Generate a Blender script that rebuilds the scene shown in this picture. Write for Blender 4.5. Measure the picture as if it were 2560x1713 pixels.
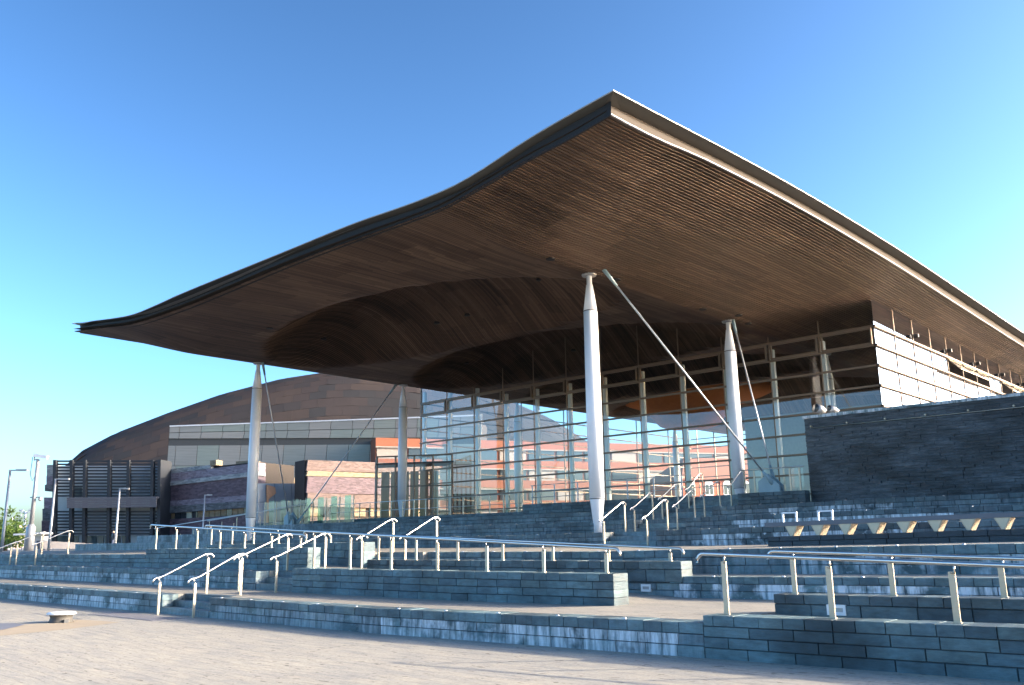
import bpy, math, random
from mathutils import Vector, Matrix
random.seed(7)
sc = bpy.context.scene
for o in list(bpy.data.objects): bpy.data.objects.remove(o)
COL = sc.collection
rad = math.radians
# ------------------------------------------------------------------ camera
F, YAW, PITCH, ROLL, CH = 2188.05, -0.7456167, 0.2218377, -0.01511065, 1.7
_f = Vector((math.sin(YAW)*math.cos(PITCH), math.cos(YAW)*math.cos(PITCH), math.sin(PITCH)))
_r = Vector((math.cos(YAW), -math.sin(YAW), 0)); _u = _r.cross(_f)
_c, _s = math.cos(ROLL), math.sin(ROLL)
CR, CU = _c*_r+_s*_u, -_s*_r+_c*_u
CAM = Vector((0, 0, CH))
cd = bpy.data.cameras.new('camera'); cam = bpy.data.objects.new('camera', cd); COL.objects.link(cam)
cd.sensor_width = 36; cd.lens = F/2560*36; cd.clip_end = 6000; cd.clip_start = 0.1
mw = Matrix((CR, CU, -_f)).transposed().to_4x4(); mw.translation = CAM
cam.matrix_world = mw; sc.camera = cam
# ------------------------------------------------------------------ sky, sun, exposure
SAZ, SEL = math.atan2(0.757, 0.65), rad(18.0)     # azimuth from +Y towards +X
w = bpy.data.worlds.new('World'); sc.world = w; w.use_nodes = True
nt = w.node_tree; bg = nt.nodes['Background']
sky = nt.nodes.new('ShaderNodeTexSky'); sky.sky_type = 'NISHITA'; sky.sun_disc = False
sky.sun_elevation = SEL; sky.sun_rotation = SAZ
sky.air_density = 0.8; sky.dust_density = 1.9; sky.ozone_density = 2.5; sky.altitude = 0
hs = nt.nodes.new('ShaderNodeHueSaturation'); hs.inputs['Saturation'].default_value = 0.98; hs.inputs['Hue'].default_value = 0.489; nt.links.new(sky.outputs[0], hs.inputs['Color'])
ga = nt.nodes.new('ShaderNodeGamma'); ga.inputs[1].default_value = 1.6; nt.links.new(hs.outputs[0], ga.inputs[0])
nt.links.new(ga.outputs[0], bg.inputs[0]); bg.inputs[1].default_value = 0.073
sl = bpy.data.lights.new('sun', 'SUN'); sun = bpy.data.objects.new('sun', sl); COL.objects.link(sun)
sl.energy = 3.8; sl.angle = rad(0.53); sl.color = (1.0, 0.84, 0.63)
sdir = Vector((math.sin(SAZ)*math.cos(SEL), math.cos(SAZ)*math.cos(SEL), math.sin(SEL)))
sun.rotation_euler = sdir.to_track_quat('Z', 'Y').to_euler(); sun.location = (20, 20, 60)
vs = sc.view_settings; vs.view_transform = 'Standard'; vs.look = 'None'; vs.gamma = 1; vs.exposure = 1.6
vs.use_curve_mapping = False
# ------------------------------------------------------------------ pixel -> direction helpers
def ray(px, py):
    return CR*((px-1280)/F) + CU*(-(py-856.5)/F) + _f
def on_plane(px, py, p0, n):
    d = ray(px, py); n = Vector(n); return CAM + d*((Vector(p0)-CAM).dot(n)/d.dot(n))
def on_y(px, py, y):
    d = ray(px, py); return CAM + d*(y/d.y)
def at_dist(px, py, D):
    d = ray(px, py); return CAM + d*(D/math.hypot(d.x, d.y))
# ------------------------------------------------------------------ materials
def newmat(name):
    m = bpy.data.materials.new(name); m.use_nodes = True
    return m, m.node_tree, m.node_tree.nodes['Principled BSDF']
def N(t, typ, **kw):
    n = t.nodes.new(typ)
    for k, v in kw.items(): setattr(n, k, v)
    return n
def noise(t, vec, scale, detail=4, rough=.55):
    n = N(t, 'ShaderNodeTexNoise'); n.inputs['Scale'].default_value = scale
    n.inputs['Detail'].default_value = detail; n.inputs['Roughness'].default_value = rough
    if vec: t.links.new(vec, n.inputs['Vector'])
    return n.outputs['Fac']
def ramp(t, fac, stops):
    n = N(t, 'ShaderNodeValToRGB'); e = n.color_ramp.elements
    while len(e) < len(stops): e.new(.5)
    for i, (p, c) in enumerate(stops):
        e[i].position = p; e[i].color = (c if len(c) == 4 else (*c, 1)) if hasattr(c, '__len__') else (c, c, c, 1)
    t.links.new(fac, n.inputs[0]); return n.outputs[0]
def mixc(t, fac, a, b, mode='MIX'):
    n = N(t, 'ShaderNodeMix', data_type='RGBA', blend_type=mode)
    for s, v in ((n.inputs[0], fac), (n.inputs[6], a), (n.inputs[7], b)):
        if hasattr(v, 'is_output'): t.links.new(v, s)
        elif hasattr(v, '__len__'): s.default_value = (*v, 1) if len(v) == 3 else v
        else: s.default_value = v
    return n.outputs[2]
def mth(t, op, a, b=None, clamp=False):
    n = N(t, 'ShaderNodeMath', operation=op); n.use_clamp = clamp
    for i, v in enumerate((a, b)):
        if v is None: continue
        if hasattr(v, 'is_output'): t.links.new(v, n.inputs[i])
        else: n.inputs[i].default_value = v
    return n.outputs[0]
def wpos(t, sc_=(1, 1, 1), rotz=0):
    g = N(t, 'ShaderNodeNewGeometry'); m = N(t, 'ShaderNodeMapping'); m.inputs['Scale'].default_value = sc_
    m.inputs['Rotation'].default_value = (0, 0, rotz)
    t.links.new(g.outputs['Position'], m.inputs[0]); return m.outputs[0]
def bump(t, b, h, strength=.3, dist=.01):
    n = N(t, 'ShaderNodeBump'); n.inputs['Strength'].default_value = strength; n.inputs['Distance'].default_value = dist
    t.links.new(h, n.inputs['Height']); t.links.new(n.outputs[0], b.inputs['Normal'])
def simple(name, col, rough=.5, metal=0, var=.15, nscale=6, spec=.5, bumpy=0, per_obj=0):
    m, t, b = newmat(name)
    f = noise(t, wpos(t), nscale, 5)
    c = mixc(t, f, tuple(x*(1-var) for x in col), tuple(min(1, x*(1+var)) for x in col))
    if per_obj:
        oi = N(t, 'ShaderNodeObjectInfo')
        c = mixc(t, 1.0, c, ramp(t, oi.outputs['Random'], [(0, 1-per_obj), (1, 1.0)]), 'MULTIPLY')
    t.links.new(c, b.inputs['Base Color'])
    b.inputs['Roughness'].default_value = rough; b.inputs['Metallic'].default_value = metal
    b.inputs['Specular IOR Level'].default_value = spec
    if bumpy: bump(t, b, noise(t, wpos(t), nscale*4, 6), bumpy, .01)
    return m
M = {}
def slate_mat(name, lo, hi, stain=True, rough=.5):
    m, t, b = newmat(name)
    oi = N(t, 'ShaderNodeObjectInfo')
    f1 = noise(t, wpos(t, (1.6, 1.6, 9)), 1.6, 6, .65)          # layered riven face
    f2 = noise(t, wpos(t), .9, 3)
    base = mixc(t, f1, lo, hi)
    base = mixc(t, 1.0, base, ramp(t, oi.outputs['Random'], [(0, (.5, .52, .55)), (.2, (.74, .76, .8)), (.5, (.95, .97, .98)), (.8, (1.12, 1.12, 1.1)), (1, (1.15, 1.04, .95))]), 'MULTIPLY')
    base = mixc(t, 1.0, base, ramp(t, f2, [(.28, .34), (.62, 1.1)]), 'MULTIPLY')
    base = mixc(t, 1.0, base, ramp(t, noise(t, wpos(t, (1, 1, 2.5)), 5.0, 5, .65), [(.3, .62), (.65, 1.15)]), 'MULTIPLY')
    if stain:
        sp = N(t, 'ShaderNodeSeparateColor'); t.links.new(oi.outputs['Color'], sp.inputs[0])
        s1 = noise(t, wpos(t, (9, 9, 1.1)), 1.0, 6, .7)         # lime runs down the face
        s2 = noise(t, wpos(t), 1.3, 4, .6)
        s = mth(t, 'MULTIPLY', ramp(t, s1, [(.36, 0.0), (.60, 1.0)]), ramp(t, s2, [(.40, 0.0), (.50, 1.0)]))
        s = mth(t, 'MAXIMUM', s, ramp(t, noise(t, wpos(t, (2, 2, 3)), 2.1, 6, .7), [(.60, 0.0), (.68, .8)]))
        s = mth(t, 'MULTIPLY', s, sp.outputs[0], True)
        base = mixc(t, s, base, (.72, .75, .78))
    t.links.new(base, b.inputs['Base Color'])
    t.links.new(ramp(t, f1, [(.3, rough-.12), (.7, rough+.2)]), b.inputs['Roughness'])
    bump(t, b, noise(t, wpos(t, (3, 3, 22)), 3.0, 7, .7), .55, .02)
    return m
M['slate'] = slate_mat('slate', (.056, .105, .122), (.18, .28, .305))
M['slate_dark'] = slate_mat('slate_dark', (.043, .072, .084), (.14, .2, .22), True, .45)
M['slate_black'] = slate_mat('slate_black', (.022, .026, .03), (.06, .07, .08), False, .4)
def thin_slate():
    m, t, b = newmat('thin_coursed_slate')
    f1 = noise(t, wpos(t, (1.3, 1.3, 13)), 1.0, 3, .6); f2 = noise(t, wpos(t, (1, 1, 1.6)), .55, 4); f3 = noise(t, wpos(t, (4, 4, 10)), 2.0, 5)
    c = ramp(t, f1, [(.3, (.02, .026, .032)), (.5, (.055, .068, .08)), (.7, (.10, .12, .135))])
    c = mixc(t, 1.0, c, ramp(t, f2, [(.36, .35), (.58, 1.1)]), 'MULTIPLY'); c = mixc(t, 1.0, c, ramp(t, f3, [(.3, .7), (.7, 1.25)]), 'MULTIPLY')
    t.links.new(c, b.inputs['Base Color']); b.inputs['Roughness'].default_value = .55; bump(t, b, f3, .6, .03); return m
M['thin_slate'] = thin_slate()
M['mortar'] = simple('mortar', (.045, .05, .055), .9)
def paving_mat(name, col, rot=0.0, joint=.82):
    m, t, b = newmat(name)
    v = wpos(t, (1, 1, 1), rot)
    br = N(t, 'ShaderNodeTexBrick'); br.offset = .37; br.inputs['Scale'].default_value = 1
    br.inputs['Brick Width'].default_value = .9; br.inputs['Row Height'].default_value = .22
    br.inputs['Mortar Size'].default_value = .004; br.inputs['Mortar Smooth'].default_value = .3
    br.inputs['Color1'].default_value = (.93, .94, .96, 1); br.inputs['Color2'].default_value = (1.05, 1.03, 1.0, 1)
    br.inputs['Mortar'].default_value = (joint, joint, joint, 1)
    wob = N(t, 'ShaderNodeVectorMath', operation='ADD'); nv = N(t, 'ShaderNodeTexNoise'); nv.inputs['Scale'].default_value = 2.5; t.links.new(v, nv.inputs['Vector'])
    sc3 = N(t, 'ShaderNodeVectorMath', operation='SCALE'); sc3.inputs['Scale'].default_value = .06; t.links.new(nv.outputs['Color'], sc3.inputs[0]); t.links.new(v, wob.inputs[0]); t.links.new(sc3.outputs[0], wob.inputs[1]); t.links.new(wob.outputs[0], br.inputs['Vector'])
    f = noise(t, v, .35, 6, .6); f2 = noise(t, v, 22, 5, .7)
    c = mixc(t, f, (col[0]*.74, col[1]*.78, col[2]*.88), tuple(x*1.2 for x in col))
    stk = noise(t, wpos(t, (.9, 7, 1), rot+.25), 1.4, 6, .7)
    c = mixc(t, 1.0, c, ramp(t, stk, [(.30, (.70, .73, .78)), (.52, (1, 1, 1)), (.72, (1.16, 1.12, 1.04))]), 'MULTIPLY')
    c = mixc(t, 1.0, c, br.outputs['Color'], 'MULTIPLY')
    c = mixc(t, 1.0, c, ramp(t, f2, [(.30, .72), (.55, 1.0)]), 'MULTIPLY')
    chip = noise(t, wpos(t, (5, 14, 5), rot+.5), 1.0, 2, .5)     # small dark chips in the riven face
    c = mixc(t, ramp(t, chip, [(.655, 0.0), (.68, .85)]), c, tuple(x*.35 for x in col))
    t.links.new(c, b.inputs['Base Color']); b.inputs['Roughness'].default_value = .8
    b.inputs['Specular IOR Level'].default_value = .3
    h = mth(t, 'ADD', mth(t, 'MULTIPLY', br.outputs['Fac'], -.8), mth(t, 'ADD', noise(t, v, 3, 6, .65), mth(t, 'MULTIPLY', f2, .35)))
    bump(t, b, h, .5, .02)
    return m
M['paving'] = paving_mat('slate_paving', (.375, .345, .28), rad(6))
M['terrace'] = paving_mat('terrace_paving', (.335, .305, .245), 0)
M['far_ground'] = simple('far_ground', (.30, .29, .27), .9, nscale=.2)
M['steel'] = simple('brushed_steel', (.63, .61, .57), .28, 1.0, .06, 30)
M['post'] = simple('post_steel', (.50, .42, .31), .45, .6, .08, 30)
M['rod'] = simple('rod_paint', (.42, .45, .48), .35, .3, .05, 3)
M['white_paint'] = simple('white_paint', (.78, .80, .83), .35, 0, .03, 3)
M['anchor'] = simple('teal_grey_paint', (.25, .36, .40), .45, 0, .08, 5)
M['dark_steel'] = simple('dark_steel', (.06, .065, .07), .5, .4)
M['fascia'] = simple('fascia_metal', (.06, .06, .056), .5, .2, .08, 3)
M['drip'] = simple('drip_edge_metal', (.34, .34, .34), .6, .3, .05, 4)
M['fascia_sunlit'] = simple('fascia_sunlit_band', (.075, .066, .058), .85, 0, .1, 2, .1)  # band lightened in colour for the side the sun strikes
M['fascia_shaded'] = simple('fascia_shaded_band', (.018, .022, .027), .75, 0, .1, 3, .25)  # same band darkened in colour for the sides in shade
M['roof_top'] = simple('roof_sheet', (.35, .36, .37), .5, .5, .1, 2)
M['bronze'] = simple('bronze_frame', (.20, .145, .105), .5, .4, .06, 8)
M['glazing_post'] = simple('glazing_post_paint', (.62, .63, .60), .4, 0, .04, 5)
M['light_disc'] = simple('stud_metal', (.85, .85, .82), .25, .6, .02)
M['black'] = simple('black_void', (.012, .012, .014), .6)
M['lamp_grey'] = simple('lamp_grey', (.36, .37, .38), .45, .5)
M['bench_grey'] = simple('bench_grey', (.15, .15, .165), .6, 0, .1, 4)
M['white_plastic'] = simple('white_plastic', (.75, .76, .77), .5)
def glass_mat(name, tint, refl, base=.05):
    m, t, b = newmat(name); t.nodes.remove(b)
    tr = N(t, 'ShaderNodeBsdfTransparent'); tr.inputs[0].default_value = (*tint, 1)
    gl = N(t, 'ShaderNodeBsdfGlossy'); gl.inputs['Roughness'].default_value = 0.005
    gl.inputs[0].default_value = (.95, .97, 1, 1)
    lw = N(t, 'ShaderNodeLayerWeight'); lw.inputs[0].default_value = .5
    fac = mth(t, 'ADD', mth(t, 'MULTIPLY', mth(t, 'POWER', lw.outputs['Facing'], 3.0), refl), base, True)
    mx = N(t, 'ShaderNodeMixShader'); t.links.new(fac, mx.inputs[0])
    t.links.new(tr.outputs[0], mx.inputs[1]); t.links.new(gl.outputs[0], mx.inputs[2])
    t.links.new(mx.outputs[0], t.nodes['Material Output'].inputs[0]); return m
M['glass'] = glass_mat('clear_glass', (.86, .90, .90), .5, .06)
M['glass_side'] = glass_mat('coated_glass', (.4, .43, .43), .3, .8)
M['glass_green'] = glass_mat('green_glass', (.25, .62, .52), .3, .05)
M['glass_dark'] = simple('window_glass_dark', (.03, .04, .05), .08, 0, .1, 2, .8)
def wood_mat():
    m, t, b = newmat('cedar_slats')
    a = N(t, 'ShaderNodeAttribute'); a.attribute_name = 'tone'
    g = noise(t, wpos(t, (30, 1.2, 30)), 1.5, 5, .6)
    c = ramp(t, a.outputs['Fac'], [(0, (.032, .0165, .010)), (.35, (.078, .044, .027)), (.7, (.125, .074, .047)), (1, (.19, .120, .079))])
    c = mixc(t, 1.0, c, ramp(t, g, [(.25, .72), (.7, 1.05)]), 'MULTIPLY')
    t.links.new(c, b.inputs['Base Color']); b.inputs['Roughness'].default_value = .6
    return m
M['wood'] = wood_mat()
M['wood_plain'] = simple('cedar_cladding', (.42, .22, .12), .55, 0, .2, 5)
M['funnel_wood'] = simple('funnel_timber', (.46, .17, .065), .9, 0, .2, 3, .05)
M['backing'] = simple('dark_backing', (.03, .024, .02), .9)
# ------------------------------------------------------------------ mesh builder
class MB:
    def __init__(s): s.v = []; s.f = []; s.a = []
    def quad(s, *p):
        n = len(s.v); s.v += [tuple(q) for q in p]; s.f.append(tuple(range(n, n+len(p)))); return s
    def hexa(s, p):      # 8 points: bottom 4 ccw, top 4 ccw
        n = len(s.v); s.v += [tuple(q) for q in p]
        for f in ((3, 2, 1, 0), (4, 5, 6, 7), (0, 1, 5, 4), (1, 2, 6, 5), (2, 3, 7, 6), (3, 0, 4, 7)):
            s.f.append(tuple(n+i for i in f))
        return s
    def box(s, x0, x1, y0, y1, z0, z1):
        return s.hexa([(x0, y0, z0), (x1, y0, z0), (x1, y1, z0), (x0, y1, z0), (x0, y0, z1), (x1, y0, z1), (x1, y1, z1), (x0, y1, z1)])
    def bar(s, a, b, wx, wy, up=(0, 0, 1)):    # rectangular bar from a to b
        a, b = Vector(a), Vector(b); d = (b-a).normalized(); up = Vector(up)
        if abs(d.dot(up)) > .99: up = Vector((0, 1, 0))
        x = d.cross(up).normalized()*wx/2; y = x.cross(d).normalized()*wy/2
        return s.hexa([a-x-y, a+x-y, a+x+y, a-x+y, b-x-y, b+x-y, b+x+y, b-x+y])
    def tube(s, pts, r, n=10, cap=True):
        pts = [Vector(p) for p in pts]; rs = r if hasattr(r, '__len__') else [r]*len(pts); st = len(s.v)
        for i, p in enumerate(pts):
            d = (pts[min(i+1, len(pts)-1)]-pts[max(i-1, 0)]).normalized()
            u = Vector((0, 0, 1)) if abs(d.z) < .95 else Vector((1, 0, 0))
            x = d.cross(u).normalized(); y = x.cross(d)
            for k in range(n):
                an = 2*math.pi*k/n; s.v.append(tuple(p+(x*math.cos(an)+y*math.sin(an))*rs[i]))
        for i in range(len(pts)-1):
            for k in range(n):
                a = st+i*n+k; b = st+i*n+(k+1) % n; s.f.append((a, b, b+n, a+n))
        if cap:
            s.f.append(tuple(st+k for k in range(n-1, -1, -1))); e = st+(len(pts)-1)*n
            s.f.append(tuple(e+k for k in range(n)))
        return s
    def prism(s, poly, d):    # extrude polygon (list of 3d points) by vector d
        n = len(s.v); k = len(poly); d = Vector(d)
        s.v += [tuple(p) for p in poly]+[tuple(Vector(p)+d) for p in poly]
        s.f.append(tuple(range(n, n+k))); s.f.append(tuple(range(n+2*k-1, n+k-1, -1)))
        for i in range(k): j = (i+1) % k; s.f.append((n+i, n+k+i, n+k+j, n+j))
        return s
WL = {}
def wl(o): return WL.get(o.name, Vector((0, 0, 0))) if o else Vector((0, 0, 0))
def mesh(name, mb, mat, smooth=False):
    me = bpy.data.meshes.new(name); me.from_pydata(mb.v, [], mb.f)
    if mat: me.materials.append(M[mat] if isinstance(mat, str) else mat)
    if smooth: me.polygons.foreach_set('use_smooth', [True]*len(me.polygons))
    return me
def recalc(me):
    import bmesh
    b = bmesh.new(); b.from_mesh(me); bmesh.ops.recalc_face_normals(b, faces=b.faces); b.to_mesh(me); b.free()
def obj(name, mb, mat, parent=None, smooth=False, kind=None, label=None, rc=True):
    me = mesh(name, mb, mat, smooth)
    if rc: recalc(me)
    return inst(name, me, parent, (0, 0, 0), kind, label)
def inst(name, me, parent=None, loc=(0, 0, 0), kind=None, label=None, scale=None, rot=None, color=None):
    o = bpy.data.objects.new(name, me); COL.objects.link(o)
    if parent: o.parent = parent
    o.location = Vector(loc)-wl(parent); WL[o.name] = Vector(loc)
    if kind: o['kind'] = kind
    if label: o['label'] = label
    if scale: o.scale = scale
    if rot: o.rotation_euler = rot
    if color: o.color = color
    return o
def thing(name, label, cat, loc=(0, 0, 0), group=None):
    o = bpy.data.objects.new(name, None); COL.objects.link(o); o.location = loc; WL[o.name] = Vector(loc)
    o.empty_display_size = .2; o['label'] = label; o['category'] = cat
    if group: o['group'] = group
    return o
def tag(o, label, cat, group=None):
    o['label'] = label; o['category'] = cat
    if group: o['group'] = group
    return o
def lerp(a, b, t): return a+(b-a)*t
def clamp(x, a=0., b=1.): return max(a, min(b, x))
def sstep(t): t = clamp(t); return t*t*(3-2*t)
# ------------------------------------------------------------------ levels of the site
def g(x): return .012*clamp(x+14, 0, 16)              # the quay rises slightly towards +X
def P0(x): return g(x)
def L1(x): return .46+g(x)
def L2(x): return lerp(.95, .87, clamp((x+20.2)/8.2))+g(x)
def L3(x): return 1.39+g(x)
def L3b(x): return 1.45+g(x)
def L4(x): return 1.86+.011*clamp(x+22, 0, 12)
def L5(x): return 2.33+.008*clamp(x+22, 0, 12)
def L6(x): return 2.80+.006*clamp(x+22, 0, 12)
def L7(x): return 3.42 if x > -29.9 else 3.07
XR = 6.0
def sheet(name, rects, mat, dz=0.0):
    mb = MB()
    for x0, x1, y0, y1, fz0, fz1 in rects:             # z functions at y0 and y1
        xs = [x for x in (x0, -29.9, -22, -20.2, -14, -12, -10, -6.66, 2, x1) if x0 <= x <= x1]; xs = sorted(set(xs))
        for a, b in zip(xs, xs[1:]):
            mb.quad((a, y0, fz0(a)+dz), (b, y0, fz0(b)+dz), (b, y1, fz1(b)+dz), (a, y1, fz1(a)+dz))
    return obj(name, mb, mat, kind='structure', rc=False)
# ground: near quay sheet, far ground sheet
mb = MB()
for a, b in zip([-400, -14, 2, 250], [-14, 2, 250]):
    mb.quad((a, -250, g(a)), (b, -250, g(b)), (b, 11.1, g(b)), (a, 11.1, g(a)))
obj('quay_paving', mb, 'paving', kind='structure', rc=False)
mb = MB().quad((-4000, 14.9, 1.36), (4000, 14.9, -.2), (4000, 5000, -.2), (-4000, 5000, 1.36))
mb = MB()
mb.quad((-4000, 24.2, 1.36), (4000, 24.2, 1.36), (4000, 5000, 1.36), (-4000, 5000, 1.36))
mb.quad((-4000, 11.1, 1.30), (-95, 11.1, 1.30), (-95, 24.2, 1.36), (-4000, 24.2, 1.36))
mb.quad((6.4, 11.1, -.1), (4000, 11.1, -.1), (4000, 24.2, -.1), (6.4, 24.2, -.1))
obj('ground', mb, 'far_ground', kind='structure', rc=False)
F1 = (-22.5, -20.1)      # flight 1 opening in the lowest wall
F2 = (-22.4, -20.25)     # flight 2
F3 = (-22.0, -19.9)      # flight 3
FL = (-53.0, -50.6)      # flight in the third wall, far along
L2c = lambda x: .95
ramp1 = lambda x: lerp(.95, .50, clamp((x+20.25)/10.35))
ramp2 = lambda x: lerp(1.40, .95, clamp((x+31.4)/9.5))
ramp0 = lambda x: lerp(.54, .2, clamp((x+6.66)/9))
sheet('terrace', [(-95, F1[0], 11.42, 13.65, L1, L1), (F1[0], F1[1], 11.6, 13.62, L1, L1), (F1[1], -6.66, 11.42, 13.4, L1, L1),
                  (-9.9, -6.66, 13.4, 15.95, L1, L1), (-6.66, XR, 13.35, 15.95, L1, L1)], 'terrace', -.004)
sheet('ramp', [(F2[1], -9.9, 13.75, 15.95, ramp1, ramp1), (-31.4, -21.9, 15.0, 16.95, ramp2, ramp2), (-6.66, XR, 11.35, 13.05, ramp0, ramp0)], 'terrace', -.002)
sheet('terrace', [(-95, F2[0], 14.0, 14.65, L2c, L2c), (F2[0], F2[1], 14.2, 17.02, L2c, L2c), (F2[1], XR, 16.28, 17.65, L2, L2)], 'terrace', -.004)
sheet('terrace', [(-95, -31.4, 15.0, 17.3, L3, L3), (-95, F3[0], 17.3, 24.05, L3, L3b), (F3[0], F3[1], 17.6, 24.05, L3, L3b), (F3[1], XR, 18.0, 24.05, L3, L3b)], 'terrace', -.004)
F4, F5, F6, F7 = (-18.15, -16.05), (-19.15, -16.95), (-19.85, -17.55), (-20.4, -18.0)
def lev(y, f, L, y2, xl):
    return [(xl, f[0], y+.4, y2, L, L), (f[0], f[1], y+.6, y2, L, L), (f[1], XR, y+.4, y2, L, L)]
sheet('terrace', lev(24.0, F4, L4, 27.25, -62), 'terrace', -.004)
sheet('terrace', lev(27.2, F5, L5, 30.15, -60), 'terrace', -.004)
sheet('terrace', lev(30.1, F6, L6, 33.05, -58), 'terrace', -.004)
flr = lambda x: 3.0
sheet('terrace', [(-56, -29.9, 33.3, 80, flr, flr), (-29.9, F7[0], 33.4, 80, flr, flr), (F7[0], F7[1], 33.6, 34.2, L7, L7), (F7[0], F7[1], 34.2, 80, flr, flr), (F7[1], -14.3, 33.4, 80, flr, flr)], 'terrace', -.004)
# ------------------------------------------------------------------ slate walls of single blocks
def block_mesh():
    cx, cz, cy = .008, .035, .05
    v = [(0, 1, 0), (1, 1, 0), (1, 1, 1), (0, 1, 1), (0, cy, 0), (1, cy, 0), (1, cy, 1), (0, cy, 1), (cx, 0, cz), (1-cx, 0, cz), (1-cx, 0, 1-cz), (cx, 0, 1-cz)]
    f = [(1, 0, 3, 2), (0, 1, 5, 4), (1, 2, 6, 5), (2, 3, 7, 6), (3, 0, 4, 7), (4, 5, 9, 8), (5, 6, 10, 9), (6, 7, 11, 10), (7, 4, 8, 11), (8, 9, 10, 11)]
    b = MB(); b.v = v; b.f = f; return b
BM = {k: mesh('block', block_mesh(), k) for k in ('slate', 'slate_dark', 'slate_black')}
for k in BM: recalc(BM[k])
stud_me = mesh('stud', MB().tube([(0, 0, 0), (0, 0, .014)], [.035, .028], 8), 'light_disc')
def slate_wall(name, label, x0, x1, yf, th, zb, zt, nc, stain=lambda x, i: 0, mat='slate', cap=.32, ln=.64, studs=0, group=None, maxn=300, openings=(), studx=None):
    root = thing(name, label, 'wall', ((x0+x1)/2, yf+th/2, zb((x0+x1)/2)), group)
    segs = []; a = x0
    for o0, o1 in openings: segs.append((a, o0)); a = o1
    segs.append((a, x1))
    cells = []; core = MB()
    for s0, s1 in segs:
        n = max(2, int((s1-s0)/3))
        for k in range(n):
            a, b = lerp(s0, s1, k/n), lerp(s0, s1, (k+1)/n)
            if k == 0: a += .02
            if k == n-1: b -= .02
            core.hexa([(a, yf+.02, zb(a)-.12), (b, yf+.02, zb(b)-.12), (b, yf+th-.02, zb(b)-.12), (a, yf+th-.02, zb(a)-.12),
                       (a, yf+.02, zt(a)-.02), (b, yf+.02, zt(b)-.02), (b, yf+th-.02, zt(b)-.02), (a, yf+th-.02, zt(a)-.02)])
        for i in range(nc):
            L = cap if i == nc-1 else ln
            x = s0; first = True
            while x < s1-.01:
                l = L*random.uniform(.82, 1.2)
                if first and i % 2: l *= .55
                first = False
                e = x+l
                if s1-e < L*.4: e = s1
                cells.append((x, e, i)); x = e
    obj('core', core, 'mortar', root)
    cells.sort(key=lambda c: math.hypot((c[0]+c[1])/2, yf))
    far = MB(); hs = lambda x: (zt(x)-zb(x))/nc
    for k, (a, b, i) in enumerate(cells):
        xm = (a+b)/2; h = hs(xm); z0 = zb(xm)+h*i; sl = (zt(b)-zt(a))/(b-a)
        zz = zt(a)-h*(nc-i)
        pr = random.uniform(-.006, .008) if i < nc-1 else random.uniform(-.003, .012)
        gx, gz = random.uniform(.002, .005), .003
        zlo = zz+(gz if i else -.10); hh = h-gz*2 if i else h+.10-gz
        if i == nc-1: hh = h-gz+random.uniform(-.003, .005)
        if k < maxn:
            inst('block', BM[mat], root, (a+gx, yf-pr, zlo), scale=(b-a-2*gx, th+2*abs(pr) if i == nc-1 else th+pr, hh), rot=(0, -math.atan(sl), 0), color=(stain(xm, i), random.random(), 0, 1))
        else:
            far.hexa([(a+gx, yf-pr, zlo), (b-gx, yf-pr, zlo+sl*(b-a)), (b-gx, yf+th, zlo+sl*(b-a)), (a+gx, yf+th, zlo), (a+gx, yf-pr, zlo+hh), (b-gx, yf-pr, zlo+hh+sl*(b-a)), (b-gx, yf+th, zlo+hh+sl*(b-a)), (a+gx, yf+th, zlo+hh)])
    if far.v: o = obj('far_blocks', far, mat, root, kind='stuff'); o.color = (.3, .5, 0, 1)
    if studs:
        for s0, s1 in segs:
            x = s0+.35
            while x < s1-.2:
                if x > -60: inst('stud_light', stud_me, root, (x, yf+.10, zt(x)+.001))
                x += studs
    return root
def stn(*rng):
    def f(x, i):
        for a, b, s in rng:
            if a <= x <= b: return s*(1.0 if i else .9)
        return .15
    return f
def notop(f, n):
    return lambda x, i: 0.05 if i == n-1 else f(x, i)
slate_wall('slate_wall', 'lowest long slate block wall along the quay, streaked white with lime', -48, -6.66, 11.0, .44, P0, L1, 3,
           notop(stn((-48, -24, 1.0), (-13.5, -7.2, 1.0), (-20, -13.5, .4)), 3), studs=1.3, openings=[F1])
slate_wall('slate_wall', 'second slate wall up, behind the capstan bollard, with faint white lime marks', -70, F2[0], 13.6, .42, L1, L2c, 3, notop(stn((-70, -24, .8)), 3), studs=1.3)
slate_wall('slate_wall', 'third slate wall up, under the camera pole and street lamps', -75, -31.4, 14.6, .42, L2c, L3, 3, studs=1.3, openings=[FL], maxn=240)
slate_wall('slate_parapet', 'long clean slate parapet of the lower ramp with bright sunlit end face', F2[1], -9.9, 13.36, .44, L1, lambda x: 1.065, 4, ln=.6)
slate_wall('slate_parapet', 'dark slate parapet two courses high on the upper side of the lower ramp', -20.4, -10.05, 15.9, .40, lambda x: L2(x)-.01, lambda x: 1.215, 2, mat='slate_dark', ln=.5)
slate_wall('slate_wall', 'lime-stained slate wall below the dark parapet, with recessed step light', F2[1], XR, 15.93, .36, lambda x: .46+g(x), lambda x: L2(x), 3,
           notop(stn((-10.3, -3, 1.3)), 3), studs=1.5, maxn=260)
slate_wall('slate_parapet', 'slate parapet of the upper ramp standing level with the second flight', -31.4, -21.4, 14.6, .42, L2c, lambda x: 1.575, 4, ln=.6)
slate_wall('slate_parapet', 'low slate parapet on the building side of the upper ramp', -31.6, -21.85, 16.9, .42, ramp2, lambda x: 1.70, 3, ln=.6)
slate_wall('slate_wall', 'slate wall under the wide sunlit landing, between ramps and bench', F3[1], XR, 17.6, .42, L2, L3, 3, notop(stn((-8, -2, .7)), 3), studs=1.2)
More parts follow.
